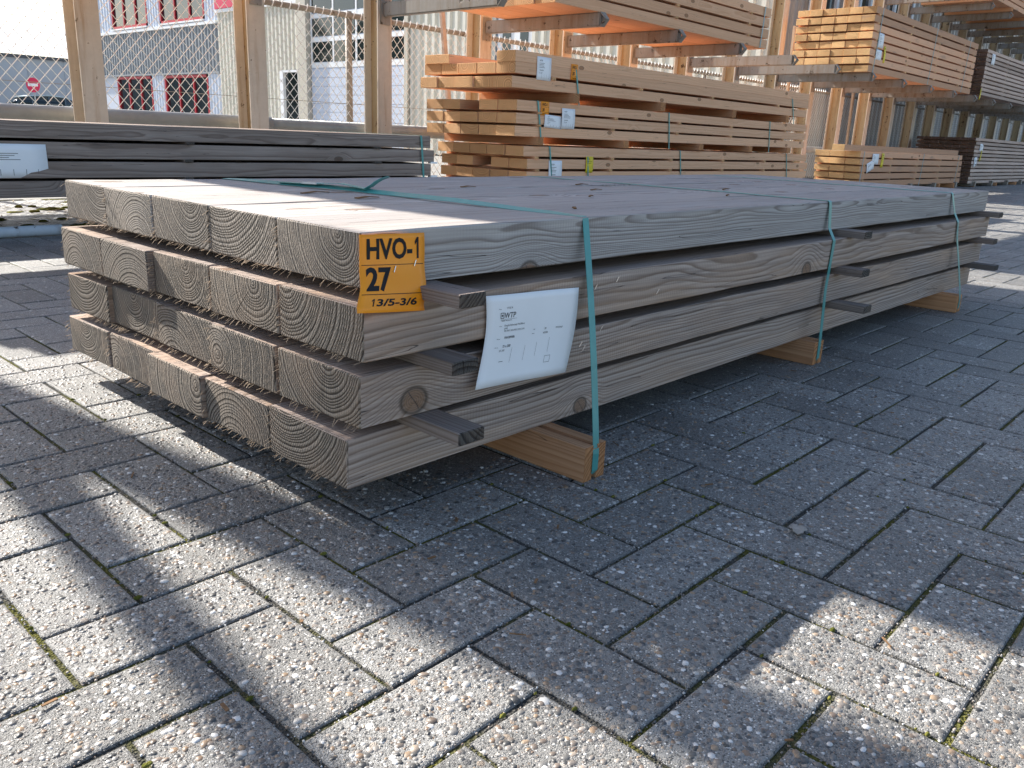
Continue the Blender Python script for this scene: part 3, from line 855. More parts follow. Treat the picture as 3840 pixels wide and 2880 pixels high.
for ci, x in enumerate(XC):
    c = empty('rack_column', (x, YF, 0))
    n = ci - 2
    if n == 0: lb = 'cream steel rack column with chipped paint and rust, leftmost in the photo'
    elif n == 1: lb = 'cream rack column with brown rust streak, second from the left edge'
    elif n == 2: lb = 'cream rack column beside the left end of the tall fresh timber stacks'
    elif n < 0: lb = 'cream steel rack column standing past the left edge' + (', outer one' if n == -2 else ', inner one')
    else: lb = 'cream steel rack column with arms, %s from the left along the fence' % ordn[n]
    prop(c, lb, 'rack column', 'cantilever rack columns in a row', 'thing')
    link('flanges', cm, c); link('web', wbm, c); link('base_plate', pmz, c)
    if n != -2 or True:
        for lv, z in ((1, ARM1), (2, ARM2)):
            dz = random.uniform(-.012, .012)
            yaw = random.uniform(-.012, .012)
            if n == -2 and lv == 2: yaw = -.07  # turned, and offset below, to steer the shadow of this unseen arm
            a = link('arm', tam if (n == -2 and lv == 2) else am, c, None, (-.035 if (n == -2 and lv == 2) else 0, -.012, z), (0, 0, yaw))
            link('arm_nose', nm_, a)
            link('arm_cleat', clm, c, None, (0, 0, z))
    link('base_arm', bsm, c)

def label_sheet(parent, x, y, z, w, h, kind='white', tilt=0.0, texts=True, head='WTP'):
    """small label on a pack side that faces the yard; (x, z) is its upper near corner"""
    mat = {'white': M_PAPER, 'orange': M_TAG, 'yellow': M_YEL}[kind]
    cs, sn = math.cos(tilt), math.sin(tilt)
    bow = random.uniform(.002, .006)
    def sf(u, v):
        a, b = (u - .5) * w, -(v - .5) * h
        return Vector((x + w / 2 + a * cs - b * sn, y - .003 - bow * math.sin(v * 3) - .002 * math.sin(u * 5), z - h / 2 + a * sn + b * cs))
    o = sheet({'white': 'delivery_label', 'orange': 'orange_tag', 'yellow': 'yellow_tag'}[kind], sf, 4, 5, parent, mat)
    if texts:
        if kind == 'white':
            it = [(head, .16 * w, .20 * h, .07 * h, 1, .01, 0)]
            it += [('rect', .14 * w, (.27 + .06 * q) * h, (.14 + random.uniform(.25, .5)) * w, (.285 + .06 * q) * h) for q in range(4)]
            it += [('PAK0890%d' % random.randint(10, 99), .16 * w, .60 * h, .05 * h, .9, .005, 0), ('75 x 200', .14 * w, .71 * h, .05 * h, .9, .005, 0)]
            it += [('rect', a * w, .74 * h, (a + .006) * w, .92 * h) for a in (.32, .5, .68, .85)]
            prop(print_on(sf, o, it, w, h, M_GINK, .0012), kind='stuff')
        elif kind == 'orange':
            print_on(sf, o, [('HVO-1', .1 * w, .33 * h, .24 * h, .72 * w / h, .03, 0), ('rect', .04 * w, .40 * h, .96 * w, .415 * h), ('30', .1 * w, .72 * h, .24 * h, .8, .03, 0), ('rect', .04 * w, .77 * h, .96 * w, .785 * h), ('13/5-3/6', .14 * w, .93 * h, .08 * h, 1.2, .02, 0)], w, h, M_INK, .0012)
        else:
            print_on(sf, o, [('FSC', .2 * w, .2 * h, .1 * h, 1, .02, 0), ('rect', .15 * w, .3 * h, .8 * w, .32 * h), ('rect', .15 * w, .4 * h, .7 * w, .42 * h)], w, h, M_INK, .0012)
    return o

def side_strap(parent, x, yf, yb, z0, z1, lean=0.0, mat=M_STRAP, w=.016):
    pts = [(x + lean, yf - .003, z0 - .003), (x + lean * .6, yf - .005, z0 + (z1 - z0) * .4), (x, yf - .003, z1 - .004), (x, yf, z1 + .0015), (x, (yf + yb) / 2, z1 + .0015), (x, yb, z1 + .0015), (x, yb + .003, z1 - .004), (x + lean, yb + .003, z0 - .003), (x + lean, yf - .003, z0 - .003)]
    return ribbon('strap', pts, w, .0012, parent, mat)

def make_pack(label, x0, L, yf, n, W, T, zb, nrows, gap, mat, battens=(), xj=.016, rowoff=None, yoff=None, skip=(), ljit=0.0, group='timber packs stored in the rack', bearers=None, bear_h=.06, cat='timber pack', batt_mat=None, gapw=.005):
    e = empty('timber_pack', (x0, yf, zb))
    prop(e, label, cat, group)
    for r in range(nrows):
        z = zb + r * (T + gap)
        ro = rowoff[r] if rowoff else random.uniform(-xj, xj)
        yo = yoff[r] if yoff else random.uniform(-.008, .008)
        for b in range(n):
            if (r, b) in skip: continue
            o = add_beam(e, ro + random.uniform(-xj, xj) * .5, L + random.uniform(-ljit, ljit), yo + b * (W + gapw), W, z - zb + random.uniform(-.0006, .0006), T, mat, flip=random.random() < .5)
        if r < nrows - 1:
            for bx in battens:
                cross_beam(e, bx + random.uniform(-.02, .02), .045, -.012 + yo, n * (W + gapw) + .03, z - zb + T + .0004, gap - .0008, batt_mat or mat, 'spacer_batten')
    for bx in (bearers or ()):
        cross_beam(e, bx, .075, -.03, n * (W + gapw) + .05, -bear_h, bear_h - .0006, W_BEAR, 'bearer')
    return e

# dark weathered pack on the left
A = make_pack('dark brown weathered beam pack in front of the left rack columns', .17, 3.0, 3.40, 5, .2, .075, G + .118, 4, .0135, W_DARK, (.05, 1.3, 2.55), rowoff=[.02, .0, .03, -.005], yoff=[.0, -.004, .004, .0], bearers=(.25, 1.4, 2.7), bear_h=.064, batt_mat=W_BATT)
label_sheet(A, .50 - .17, 0, .24, .297, .15)
side_strap(A, 2.905, -.005, 1.0, 0, .342, .03)
for z in (.077, .166): boxpart('spacer_end', 3.0, 3.06, .002, .03, z, z + .012, A, M_PAPER)

# three fresh packs one on another
M1 = make_pack('lowest of the three fresh timber packs beside the dark pack', 4.19, 5.0, 3.50, 5, .19, .075, G + .055, 4, .0195, W_FRESH, (.12, 1.1, 2.05, 3.0, 3.9, 4.6), rowoff=[.04, .04, .045, 0.0], yoff=[0, 0, 0, 0.0], skip={(2, 2)}, bearers=(.2, 1.7, 3.2, 4.5), bear_h=.054)
label_sheet(M1, .30, 0, .255, .165, .19)
label_sheet(M1, .77, 0, .29, .10, .13, 'yellow')
side_strap(M1, .30, -.004, .96, 0, .36, .06); side_strap(M1, .79, -.006, .96, -.02, .285, .03); side_strap(M1, 2.2, -.004, .96, 0, .36, .07); side_strap(M1, 4.45, -.004, .96, 0, .36, .10)
M2 = make_pack('middle of the three fresh timber packs, orange tag reading 30', 4.09, 5.0, 3.50, 5, .195, .075, G + .483, 3, .0175, W_FRESH, (.25, 1.2, 2.2, 3.2, 4.4), rowoff=[0, 0, .0], yoff=[0, 0, 0], skip={(2, 2)}, bearers=(.22, 1.35, 2.6, 3.6, 4.5), bear_h=.06)
label_sheet(M2, .275, 0, .262, .095, .10, 'orange')
label_sheet(M2, .32, -.002, .165, .215, .095, 'white', -.05)
label_sheet(M2, .52, -.006, .225, .165, .155)
side_strap(M2, .235, -.004, .99, -.055, .262, .06); side_strap(M2, 2.05, -.004, .99, -.055, .262, .05); side_strap(M2, 4.05, -.004, .99, -.055, .262, .05)
M3 = make_pack('topmost of the three fresh timber packs with loose beams on top', 4.06, 5.0, 3.50, 5, .196, .079, G + .825, 2, .021, W_FRESH, (.4, 1.6, 2.8, 4.2), rowoff=[-.03, .01], yoff=[.0, .0], bearers=(.66, 1.9, 3.2, 4.4), bear_h=.075)
add_beam(M3, .0, 5.0, .0, .19, .1795, .078, W_FRESH); add_beam(M3, -.005, 4.9, .70, .285, .1795, .068, W_FRESH)
label_sheet(M3, .235, -.001, .235, .165, .165)
label_sheet(M3, .64, -.001, .215, .085, .115, 'orange')
side_strap(M3, .70, -.004, .99, -.08, .18, .06); side_strap(M3, 4.55, -.004, .99, -.08, .18, .10)

# packs on the first arms
P1 = make_pack('fresh timber pack with orange underside on the arms above the three packs', 4.42, 3.35, 3.45, 5, .2, .082, ARM1 + .001, 4, .018, W_FRESH, (.3, 1.6, 2.9), bearers=None)
side_strap(P1, 3.22, -.004, 1.0, 0, .38, -.03, M_STRAP2)
P2 = make_pack('tall fresh timber pack on the arms, ends of its beams sunlit', 10.5, 4.42, 3.45, 6, .166, .078, ARM1 + .001, 8, .0195, W_FRESH2, (.1, 1.3, 2.5, 3.7, 4.25))
for q, lx in enumerate((.22, 2.35, 3.98)): side_strap(P2, lx, -.004, 1.0, 0, .76, -.06, M_STRAP2)
label_sheet(P2, .20, -.004, .475, .17, .17); label_sheet(P2, .17, -.004, .28, .20, .12); label_sheet(P2, .43, -.004, .34, .07, .20, 'yellow', .12)
P3 = make_pack('brown thin board pack on the arms at the far right', 15.5, 4.4, 3.45, 8, .12, .048, ARM1 + .03, 11, .019, W_BROWN, (.1, 1.4, 2.8, 4.1))
label_sheet(P3, .28, -.004, .67, .2, .17); label_sheet(P3, -.02, -.004, .10, .06, .18, 'yellow', -.1)
# lower right packs
L1 = make_pack('low fresh timber pack under the arms with torn white label', 10.88, 4.55, 3.50, 3, .205, .0755, G + .02, 5, .0195, W_FRESH2, (.1, 1.1, 2.2, 3.3, 4.3), rowoff=[.02, .02, 0, -.02, -.02], bearers=(.3, 1.8, 3.4, 4.2), bear_h=.08)
add_beam(L1, -.55, 4.85, .02, .16, .4585 + .0005, .075, W_FRESH2)
for lx in (.08, 2.5, 4.3): side_strap(L1, lx, -.004, .62, -.02, .456, -.03, M_STRAP2)
label_sheet(L1, .38, -.004, .43, .24, .14); label_sheet(L1, .22, -.006, .33, .25, .13, 'white', .25); label_sheet(L1, .72, -.004, .44, .10, .19, 'yellow', -.06)
L2 = make_pack('dark brown thin board pack on the ground at the far right', 16.0, 4.6, 3.50, 8, .12, .048, G + .0, 12, .019, W_BROWN, (.2, 1.5, 3.0, 4.3), xj=.02, bearers=(.3, 1.8, 3.3), bear_h=.061)
label_sheet(L2, .30, -.004, .69, .22, .13); label_sheet(L2, .10, -.004, .46, .17, .17, 'white', .2); label_sheet(L2, .42, -.004, .58, .07, .20, 'yellow', -.15)
# second arms
Q1 = make_pack('fresh timber pack on the second arms at the top right corner', 14.9, 4.6, 3.42, 5, .2, .075, ARM2 + .062, 6, .019, W_FRESH2, (.3, 2.0, 4.0), bearers=(.05, 1.3, 2.6, 3.9), bear_h=.06)
# packs above the left bay, over the top edge of the photo: they shade the front pack
R1 = make_pack('timber pack on the first arms above the dark pack', -.17, 3.05, 3.42, 5, .2, .075, ARM1 + .001, 7, .0195, W_FRESH, (.3, 1.5, 2.7), rowoff=[-.15, -.12, -.04, .0, .0, .0, .01])
R2 = make_pack('timber pack on the second arms above the dark pack', -.20, 3.05, 3.42, 5, .2, .075, ARM2 + .001, 6, .0195, W_FRESH, (.3, 1.5, 2.7), xj=.006)
R3 = make_pack('timber pack on the second arms above the fresh packs', 3.48, 2.7, 3.42, 5, .2, .075, ARM2 + .001, 7, .0195, W_FRESH, (.3, 1.4, 2.4), xj=.006)
R4 = make_pack('timber pack on the second arms over the middle bays', 8.2, 4.6, 3.42, 5, .2, .075, ARM2 + .001, 5, .0195, W_FRESH2, (.3, 1.4, 2.4), xj=.006)

# pale steel pipe lying under the dark pack
mb = MB(); mb.tube([(-1.6, 3.395, .026), (-.4, 3.40, .026), (.835, 3.43, .026)], .025, 14)
prop(mb.build('steel_pipe', None, rusty('pipe_paint', (.62, .66, .68), (.2, .12, .07), .35), True), 'pale steel pipe on the ground below the dark weathered pack', 'pipe')

# large grey rail tube behind the columns
tb = empty('barrier_rail', (0, 5.02, 0)); prop(tb, 'grey round steel barrier rail running behind the rack columns', 'rail')
mb = MB(); mb.tube([(-3, 0, G + .497), (2.96, 0, G + .490)], .055, 16); mb.build('tube', tb, M_TUBE, True)
mb = MB(); mb.tube([(2.90, .02, G + .485), (29, .02, G + .42)], .052, 16); mb.build('tube', tb, M_TUBE, True)
for x in (-1.0, 2.2, 5.2, 8.2, 11.2): boxpart('post', x - .03, x + .03, .06, .10, 0, .56, tb, M_TUBE)

# ------------------------------------------------------------------ chain link fence
YN = 5.5
fe = empty('chain_link_fence', (0, YN, 0)); prop(fe, 'galvanised chain link fence with brown top rail behind the rack', 'fence')
FZ = G + 1.43
mb = MB(); mb.tube([(-2, 0, FZ), (30, 0, FZ - .03)], .024, 8); mb.build('top_rail', fe, M_RAIL, True)
for x in (1.08, 4.08, 7.08, 10.08, 13.08, 16.08, 19.08):
    mb = MB(); mb.tube([(x, .03, 0), (x, .03, FZ + .03)], .031, 10); mb.build('post', fe, M_RAIL, True)
mb = MB()
px, pz = .0792, .0890
H0, H1 = .05, FZ - .01
wr = .0029
nseg = int((23 + 2) / px) + 20
def wires(x0, x1):
    x = x0
    while x < x1:
        for sgn in (1, -1):
            run = (H1 - H0) * (px / pz)
            a = (x, .006 * sgn, H0); b = (x + sgn * run, .006 * sgn, H1)
            v = []
            for (qx, qy, qz) in (a, b):
                v += [(qx - wr * 1.3, qy, qz), (qx + wr * 1.3 * .5, qy - wr, qz), (qx + wr * 1.3 * .5, qy + wr, qz)]
            mb.add(v, [(0, 1, 4, 3), (1, 2, 5, 4), (2, 0, 3, 5)])
        x += px
wires(-1.5, 29.0)
wm_ = mb.build('wire_mesh', fe, M_WIRE); prop(wm_, kind='stuff')
for z in (G + .695, .07):
    mb = MB(); mb.tube([(-2, -.004, z), (30, -.004, z)], .0022, 5); mb.build('tension_wire', fe, M_RAIL)
mb = MB()
xx = 1.0
while xx < 14:
    mb.tube([(xx, -.022, FZ - .03), (xx + .01, -.03, FZ), (xx + .02, -.022, FZ + .028)], .005, 5); xx += .0792 * 1.0
prop(mb.build('tie_wire', fe, M_WIRE), kind='stuff')
# leaning battens by the fence
for (xa, xb, y, lb) in ((4.30, 4.13, 5.30, 'pale leaning batten between the third column and the fence post'), (5.05, 5.22, 5.34, 'pale leaning batten near the fourth rack column by the fence')):
    mb = MB(); mb.bar((xb, y, .0), (xa, y + .1, 2.0), .045, .03, (0, 1, 0))
    prop(mb.build('leaning_batten', None, plain('batten_' + str(xa), (.46, .34, .27), .8, 0, .2, .15, 12)), lb, 'batten')
for x in (12.05, 14.6):
    mb = MB(); mb.bar((x, 5.2, 0), (x + .02, 5.25, 2.3), .05, .035, (0, 1, 0))
    prop(mb.build('leaning_batten', None, plain('batten_' + str(x), (.5, .35, .24), .8, 0, .2, .15, 12)), 'thin upright batten by the fence behind the %s far columns' % ('nearer' if x < 13 else 'farther'), 'batten')

# ------------------------------------------------------------------ workshop building behind the fence
XB = 14.0
bd = empty('industrial_building', (XB, 20, 0)); prop(bd, 'two storey workshop with red window frames and ribbed cladding behind the fence', 'building')
def corr(name, y0, y1, z0, z1, mat, pitch=.2, depth=.035, x=XB):
    """ribbed sheet on the facade that looks along -x"""
    n = max(1, int(round(abs(y1 - y0) / pitch))); dy = (y1 - y0) / n
    v = []; f = []
    pts = []
    for i in range(n):
        b = y0 + i * dy
        pts += [(x, b), (x, b + dy * .45), (x - depth, b + dy * .55), (x - depth, b + dy * .9)]
    pts.append((x, y1))
    for (a, b) in pts: v += [(a, b, z0), (a, b, z1)]
    for i in range(len(pts) - 1): f.append((2 * i, 2 * i + 1, 2 * i + 3, 2 * i + 2))
    m = mesh_py(name, [(a - XB, b - 20, c) for a, b, c in v], f)
    bm = bmesh.new(); bm.from_mesh(m); bmesh.ops.recalc_face_normals(bm, faces=bm.faces); bm.to_mesh(m); bm.free()
    return link(name, m, bd, mat)
def fb(name, y0, y1, z0, z1, d0, d1, mat, parent=None):
    """box on the facade, from d0 to d1 metres in front of it"""
    b = MB(); b.box(-d1, -d0, min(y0, y1) - 20, max(y0, y1) - 20, z0, z1)
    return b.build(name, parent or bd, mat)
ZH = 6.6
fb('wall', 6.62, 38.6, 0, ZH, -28.0, -.06, M_PALE)
corr('cladding_sheet', 26.05, 38.6, 2.16, 3.62, M_GREYC, .22, .05)
fb('sill_trim', 26.05, 38.65, 3.62, 3.72, -.05, .09, M_WHITE); fb('drip_trim', 26.05, 38.65, 2.10, 2.16, -.05, .06, M_GREYC)
corr('cladding_sheet', 34.1, 38.6, 3.72, ZH, M_PALE, .25, .03); corr('cladding_sheet', 30.05, 31.05, 3.72, ZH, M_PALE, .2, .03); corr('cladding_sheet', 26.05, 26.85, 3.72, ZH, M_PALE, .2, .03)
corr('cladding_sheet', 30.05, 31.05, 0, 2.1, M_PALE, .2, .03); corr('cladding_sheet', 26.05, 26.85, 0, 2.1, M_PALE, .2, .03)
def window(y0, y1, z0, z1, nm=3):
    w = fb('window', y0, y1, z0, z1, -.055, -.03, M_GLASS)
    fr = MB(); t_ = .09
    for (a, b, c, d) in ((y0, y0 + t_, z0, z1), (y1 - t_, y1, z0, z1), (y0, y1, z0, z0 + t_), (y0, y1, z1 - t_, z1)):
        fr.box(-.04, .025, a - 20, b - 20, c, d)
    fr.build('frame', w, M_REDF)
    for q in range(1, nm):
        yy = y0 + (y1 - y0) * q / nm
        fb('mullion', yy - .04, yy + .04, z0 + t_, z1 - t_, -.028, .02, M_REDF, w)
    fb('sill', y0, y1, z0 - .06, z0 - .002, -.03, .1, M_WHITE, w)
for (a, b) in ((31.05, 34.08), (26.85, 30.04)):
    window(a, b, .72, 2.08); window(a, b, 3.80, 5.6)
# cream bay with entrance
corr('cladding_sheet', 21.35, 26.0, 2.13, 3.92, M_CREAM, .21, .05); corr('cladding_sheet', 22.4, 26.0, 0, 2.128, M_CREAM, .21, .05)
fb('sill_trim', 21.3, 26.05, 3.92, 4.02, -.05, .1, M_WHITE)
fb('red_sign_panel', 24.6, 26.0, 4.03, 5.0, -.02, .12, M_REDS); corr('cladding_sheet', 21.35, 24.58, 4.04, ZH, M_CREAM, .21, .05)
d = fb('entrance_door', 21.42, 22.30, 0, 2.08, -.058, -.02, M_GLASS)
fb('door_frame', 22.22, 22.40, 0, 2.12, -.03, .07, M_WHITE, d); fb('door_frame', 21.34, 21.44, 0, 2.12, -.03, .07, M_WHITE, d); fb('door_head', 21.45, 22.21, 2.06, 2.12, -.03, .07, M_WHITE, d)
fb('pilaster', 20.86, 21.32, 0, ZH, -.05, .14, M_BEIGE)
# overhead door
od = fb('overhead_door', 16.55, 20.84, 0, 4.25, -.058, -.02, M_DOORP)
for q in range(9): fb('door_panel', 16.60, 20.80, .02 + q * .235, .245 + q * .235, -.018, .012 if q % 2 else .010, M_DOORP, od)
for zi, (z0, z1) in enumerate(((2.32, 2.84), (3.00, 3.46), (3.62, 4.1))):
    for q in range(4):
        y1 = 20.72 - q * 1.05
        fb('door_pane', y1 - .92, y1, z0, z1, -.018, .004, M_GLASS, od)
    fb('door_rail', 16.60, 20.80, z1 + .01, z1 + .13, -.018, .012, M_WHITE, od)
fb('door_rail', 16.60, 20.80, 2.16, 2.30, -.018, .012, M_WHITE, od)
for q in range(5):
    yy = 20.78 - q * 1.05
    fb('door_stile', yy - .05, yy + .02, 2.3, 4.1, -.0175, .016, M_WHITE, od)
fb('corner_trim', 16.40, 16.54, 0, ZH, -.05, .12, M_BEIGE); fb('fascia', 16.55, 20.85, 4.26, ZH, -.05, .05, M_CREAM)
corr('cladding_sheet', 13.42, 16.39, 0, ZH, M_CREAM, .26, .06)
# second narrow door with blue-white glazing
corr('cladding_sheet', 12.28, 13.40, 3.2, ZH, M_CREAM, .26, .06)
d2 = fb('glazed_door', 12.30, 13.36, 0, 3.15, -.058, -.01, M_WHITE)
fb('door_pane', 12.95, 13.20, .3, 2.9, -.009, .004, M_GLASS, d2); fb('door_pane', 12.42, 12.66, .3, 2.9, -.009, .004, M_GLASS, d2)
corr('cladding_sheet', 6.6, 12.28, 0, ZH, M_CREAM, .26, .06)
fb('coping', 6.4, 38.8, ZH, ZH + .15, -28.3, .2, M_WHITE)
# its end wall faces the fence
n = 110; v = []; f = []; pts = []
for i in range(n):
    b = XB + i * .26
    pts += [(b, 6.6), (b + .12, 6.6), (b + .15, 6.55), (b + .23, 6.55)]
for (a, b) in pts: v += [(a - XB, b - 20, 0), (a - XB, b - 20, ZH)]
for i in range(len(pts) - 1): f.append((2 * i, 2 * i + 2, 2 * i + 3, 2 * i + 1))
link('cladding_sheet', mesh_py('cladding_sheet', v, f), bd, facade('taupe_cladding', (.42, .37, .32)))
for (x, z0, z1) in ((15.2, 2.2, 4.4), (17.4, 2.2, 4.4), (19.3, 2.2, 4.4)):
    b = MB(); b.box(x - XB, x - XB + 1.1, -13.475, -13.44, z0, z1); w = b.build('window', bd, M_GLASS)
    fr = MB()
    for (a, c) in ((-.05, .05), (1.05, 1.15), (.5, .58)): fr.box(x - XB + a, x - XB + c, -13.53, -13.476, z0, z1)
    fr.build('frame', w, M_WHITE)

# far hall with white roof
fh = empty('far_hall', (18, 60, 0)); prop(fh, 'grey hall with white sheet roof far behind the fence at left', 'building')
b = MB(); b.box(-30, 16, 0, 20, 0, 4.1); b.build('wall', fh, M_FARW)
for q in range(12):
    b = MB(); b.box(-12 + q * 2.2, -12 + q * 2.2 + .05, -.03, -.001, 0, 4.0); b.build('panel_joint', fh, facade('joint_%d' % q, (.30, .33, .36)))
v = []; f = []; pts = []
for i in range(150):
    b_ = -30 + i * .31
    pts += [(b_, 0), (b_ + .20, 0), (b_ + .22, .05), (b_ + .29, .05)]
for (a, dz) in pts: v += [(a, -.25, 4.12 + dz), (a, 9.8, 6.6 + dz)]
for i in range(len(pts) - 1): f.append((2 * i, 2 * i + 2, 2 * i + 3, 2 * i + 1))
link('roof', mesh_py('roof', v, f), fh, M_ROOFW)
b = MB(); b.box(-30, 16, -.30, -.05, 3.92, 4.11); b.build('gutter', fh, M_DARKB)

# parked car, seen over the rail
def car():
    e = empty('parked_car', (16.3, 49.0, 0)); prop(e, 'dark parked hatchback far behind the fence at left', 'car')
    # side profile, length along x
    prof = [(-2.25, .35), (-2.28, .75), (-2.05, .98), (-1.72, 1.02), (-1.30, 1.36), (-.75, 1.50), (.1, 1.555), (.75, 1.50), (1.25, 1.33), (1.85, .98), (2.2, .90), (2.3, .62), (2.25, .35)]
    body = [(-2.25, .32), (-2.3, .62), (-2.22, .95), (-1.75, 1.0), (1.65, .98), (2.2, .86), (2.32, .62), (2.26, .32)]
    def ext(pr, w0, name, mat, wtop=None):
        zmax = max(p[1] for p in pr); zmin = min(p[1] for p in pr)
        v = []; n = len(pr)
        for s in (-1, 1):
            for (x, z) in pr:
                k = (z - zmin) / (zmax - zmin); w = w0 + ((wtop or w0) - w0) * k
                v.append((x, s * w, z))
        f = [(i, (i + 1) % n, n + (i + 1) % n, n + i) for i in range(n)] + [tuple(range(n))[::-1], tuple(range(n, 2 * n))]
        m = mesh_py(name, v, f)
        bm = bmesh.new(); bm.from_mesh(m); bmesh.ops.recalc_face_normals(bm, faces=bm.faces)
        bmesh.ops.bevel(bm, geom=bm.edges[:], offset=.05, segments=2, affect='EDGES', clamp_overlap=True)
        bm.to_mesh(m); bm.free(); m.polygons.foreach_set('use_smooth', [True] * len(m.polygons))
        return link(name, m, e, mat)
    paint = plain('car_paint', (.05, .075, .09), .25, .2, .6, .02)
    ext(body, .88, 'body', paint)
    ext([(-1.75, .96), (-1.35, 1.34), (-.75, 1.47), (.1, 1.50), (.75, 1.46), (1.22, 1.30), (1.72, .96)], .84, 'cabin_glass', M_CGLASS, .66)
    ext([(-1.45, 1.36), (-.78, 1.50), (.1, 1.555), (.78, 1.50), (1.05, 1.40), (.75, 1.44), (.1, 1.49), (-.75, 1.45)], .70, 'roof', plain('car_roof_paint', (.45, .55, .58), .2, .2, .6, .02), .66)
    for s in (-1, 1):
        for x in (-.85, -.05, .75):
            b = MB(); b.bar((x - .03, s * .86, .98), (x + .03, s * .69, 1.45), .09, .03, (0, 1, 0)); b.build('pillar', e, paint)
        for x in (-1.4, 1.42):
            b = MB(); b.tube([(x, s * .90, .32), (x, s * .70, .32)], .32, 20); wv = b.build('wheel', e, M_DARKB)
            b = MB(); b.tube([(x, s * .905, .32), (x, s * .895, .32)], .2, 14); b.build('rim', wv, M_STEEL)
    for s in (-1, 1):
        b = MB(); b.box(-2.31, -2.2, s * .62 - .15, s * .62 + .15, .78, .92); b.build('tail_light', e, M_REDF)
        b = MB(); b.box(2.1, 2.26, s * .6 - .18, s * .6 + .18, .68, .82); b.build('headlight', e, M_WHITE)
car()
# no entry sign
sg = empty('no_entry_sign', (14.5, 45, 0), math.radians(-50)); prop(sg, 'round red no entry sign with white bar beyond the fence', 'sign')
mb = MB(); mb.tube([(0, .03, 0), (0, .03, 2.28)], .03, 8); mb.build('post', sg, M_TUBE, True)
mb = MB(); mb.tube([(0, 0, 1.90), (0, -.02, 1.90)], .34, 32); mb.build('disc', sg, M_REDS)
boxpart('bar', -.25, .25, -.026, -.021, 1.84, 1.97, sg, M_WHITE)

# trees across the road: out of frame, they stand in the window reflections
def tree(loc, h, r, seed, label):
    rr = random.Random(seed)
    e = empty('tree', loc); prop(e, label, 'tree', 'trees across the road')
    mb = MB(); mb.tube([(0, 0, 0), (.1, .05, h * .3), (.0, .1, h * .6)], .2, 8); mb.build('trunk', e, M_BARK)
    v = []; f = []
    for q in range(4200):
        while True:
            p = Vector((rr.uniform(-1, 1), rr.uniform(-1, 1), rr.uniform(-1, 1)))
            if p.length < 1 and p.length > .3: break
        p = Vector((p.x * r, p.y * r, h * .6 + p.z * h * .4)); s = rr.uniform(.15, .32)
        a = Vector((rr.gauss(0, 1), rr.gauss(0, 1), rr.gauss(0, 1))).normalized(); b = a.cross(Vector((rr.gauss(0, 1), rr.gauss(0, 1), rr.gauss(0, 1)))).normalized()
        k = len(v); v += [p - a * s, p + b * s * .5, p + a * s, p - b * s * .5]; f.append((k, k + 1, k + 2, k + 3))
    link('crown', mesh_py('crown', v, f), e, M_LEAF)
M_LEAF = plain('leaf', (.07, .11, .035), .6, 0, .3, .5, .8)
tree((-3, 52, 0), 8.5, 3.4, 1, 'broad green tree across the road, nearest to the hall')
tree((-10, 60, 0), 9.5, 3.8, 2, 'tall green tree across the road behind the others')
tree((-8, 44, 0), 8.0, 3.2, 3, 'rounded green tree across the road by the kerb')

# ------------------------------------------------------------------ moss, twigs and litter under the rack
t = NT('moss_clump'); p = t.n('ShaderNodeTexCoord').outputs['Object']
M_MOSS = t.fin(t.mix(t.rangem(t.noise(p, 60, 3), .35, .65, 0, 1), (.06, .07, .01), (.2, .19, .045)), .95, t.bump(t.noise(p, 300, 3), 1, .004), 0, .1)
def clump(x, y, r, h):
    v = []; f = []
    n = 12
    for q, (rad, z) in enumerate(((1, 0), (.85, .6), (.45, .95))):
        for i in range(n):
            a = 2 * math.pi * i / n; k = random.uniform(.8, 1.2)
            v.append((x + r * rad * k * math.cos(a), y + r * .6 * rad * k * math.sin(a), z * h * random.uniform(.8, 1.2)))
    for q in range(2):
        for i in range(n): f.append((q * n + i, q * n + (i + 1) % n, (q + 1) * n + (i + 1) % n, (q + 1) * n + i))
    f.append(tuple(2 * n + i for i in range(n)))
    return v, f
V = []; F = []
for q in range(40):
    v, f = clump(random.uniform(.3, 1.6), random.uniform(3.5, 5.2), random.uniform(.02, .06), random.uniform(.006, .018))
    k = len(V); V += v; F += [tuple(i + k for i in g) for g in f]
ms = link('moss', mesh_py('moss', V, F, True), None, M_MOSS); prop(ms, 'moss clumps on the paving below the dark pack', 'moss', kind='stuff')
mb = MB()
for q in range(170):
    x, y, a = random.uniform(.2, 1.9), random.uniform(3.5, 5.3), random.uniform(0, 6.3); l = random.uniform(.015, .08)
    mb.bar((x, y, .004), (x + l * math.cos(a), y + l * math.sin(a), random.uniform(.003, .012)), random.uniform(.002, .006), .002)
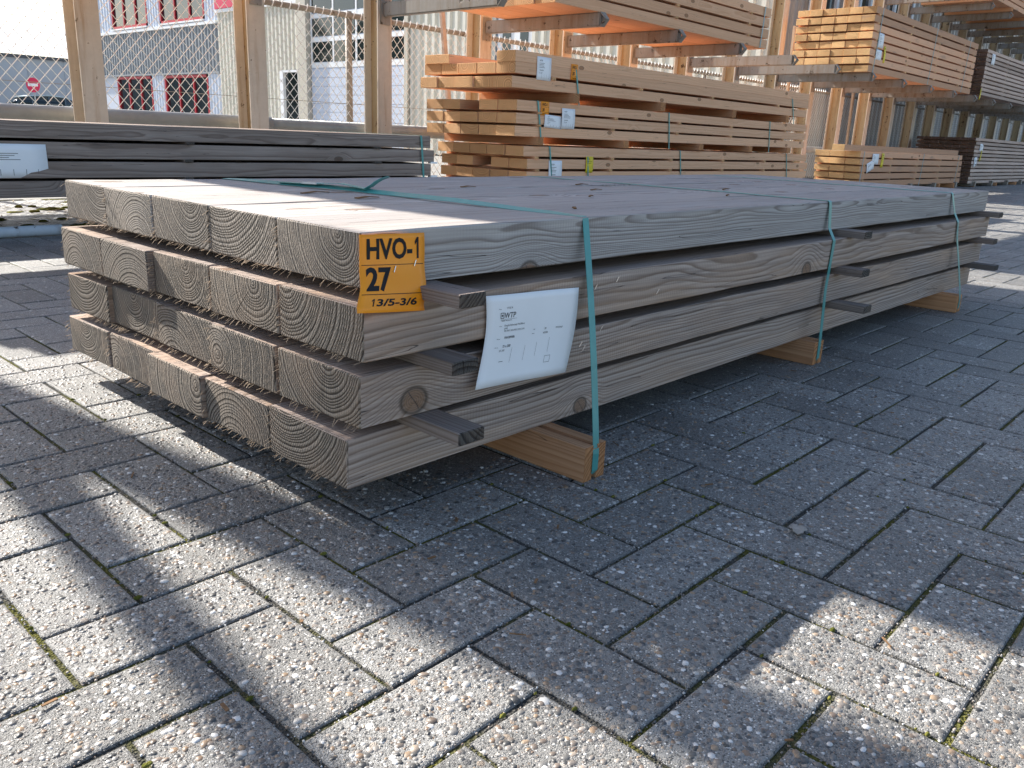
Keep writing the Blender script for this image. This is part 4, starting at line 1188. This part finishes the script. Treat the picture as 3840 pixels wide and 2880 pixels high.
tw = mb.build('twig_litter', None, plain('dry_litter', (.42, .36, .24), .9, 0, .2, .5, 20)); prop(tw, 'dry twigs and needles on the paving below the dark pack', 'litter', kind='stuff')

# moss tufts in the near joints, chips and a dry leaf on the paving
V = []; F = []
for q in range(150):
    i, j = random.randint(-5, 8), random.randint(-8, 10)
    d = (i - j) % 4
    x, y = GX + i * UX, GY + j * UY
    if d in (1, 0, 3): x += 0.0; y += random.uniform(0.05, .95) * UY
    else: y += 0.0; x += random.uniform(0.05, .95) * UX
    if d == 2: pass
    if (x > .05 and y > -.02) or (Vector((x, y, 0)) - CAM).length > 2.2: continue
    v, f = clump(x, y, random.uniform(.002, .0055), random.uniform(.0015, .003))
    k = len(V); V += [(a, b, c - .0012) for a, b, c in v]; F += [tuple(p_ + k for p_ in g) for g in f]
jm = link('joint_moss', mesh_py('joint_moss', V, F, True), pv, M_MOSS); prop(jm, kind='stuff')
mb = MB()
for q in range(26):
    x, y, a = random.uniform(-.5, 1.4), random.uniform(-.8, .6), random.uniform(0, 6.3)
    if x > .1 and y > -.03: continue
    l = random.uniform(.006, .022)
    mb.bar((x, y, .003), (x + l * math.cos(a), y + l * math.sin(a), .004), random.uniform(.0015, .004), .0012)
prop(mb.build('wood_chips', None, M_BARK), 'small brown wood chips scattered on the paving in front', 'wood chips', kind='stuff')
v = []; f = []
for i in range(9):
    s_ = i / 8; w_ = .012 * math.sin(math.pi * min(1, s_ * 1.02)) ** .7 + .0004
    for q in (-1, -.4, .4, 1): v.append((s_ * .042, q * w_ * (1 + .2 * math.sin(i * 2.3)), .003 + .003 * abs(q) + .002 * math.sin(s_ * 5)))
for i in range(8):
    for q in range(3): f.append((i * 4 + q, i * 4 + q + 1, (i + 1) * 4 + q + 1, (i + 1) * 4 + q))
lf = link('dry_leaf', mesh_py('dry_leaf', v, f, True), None, plain('dry_leaf_tissue', (.33, .30, .26), .7, 0, .3, .2, 90), (.47, -.46, .0), (0, 0, .4))
md = lf.modifiers.new('thickness', 'SOLIDIFY'); md.thickness = .0004
prop(lf, 'curled grey dry leaf lying on the shaded paving in front', 'leaf')
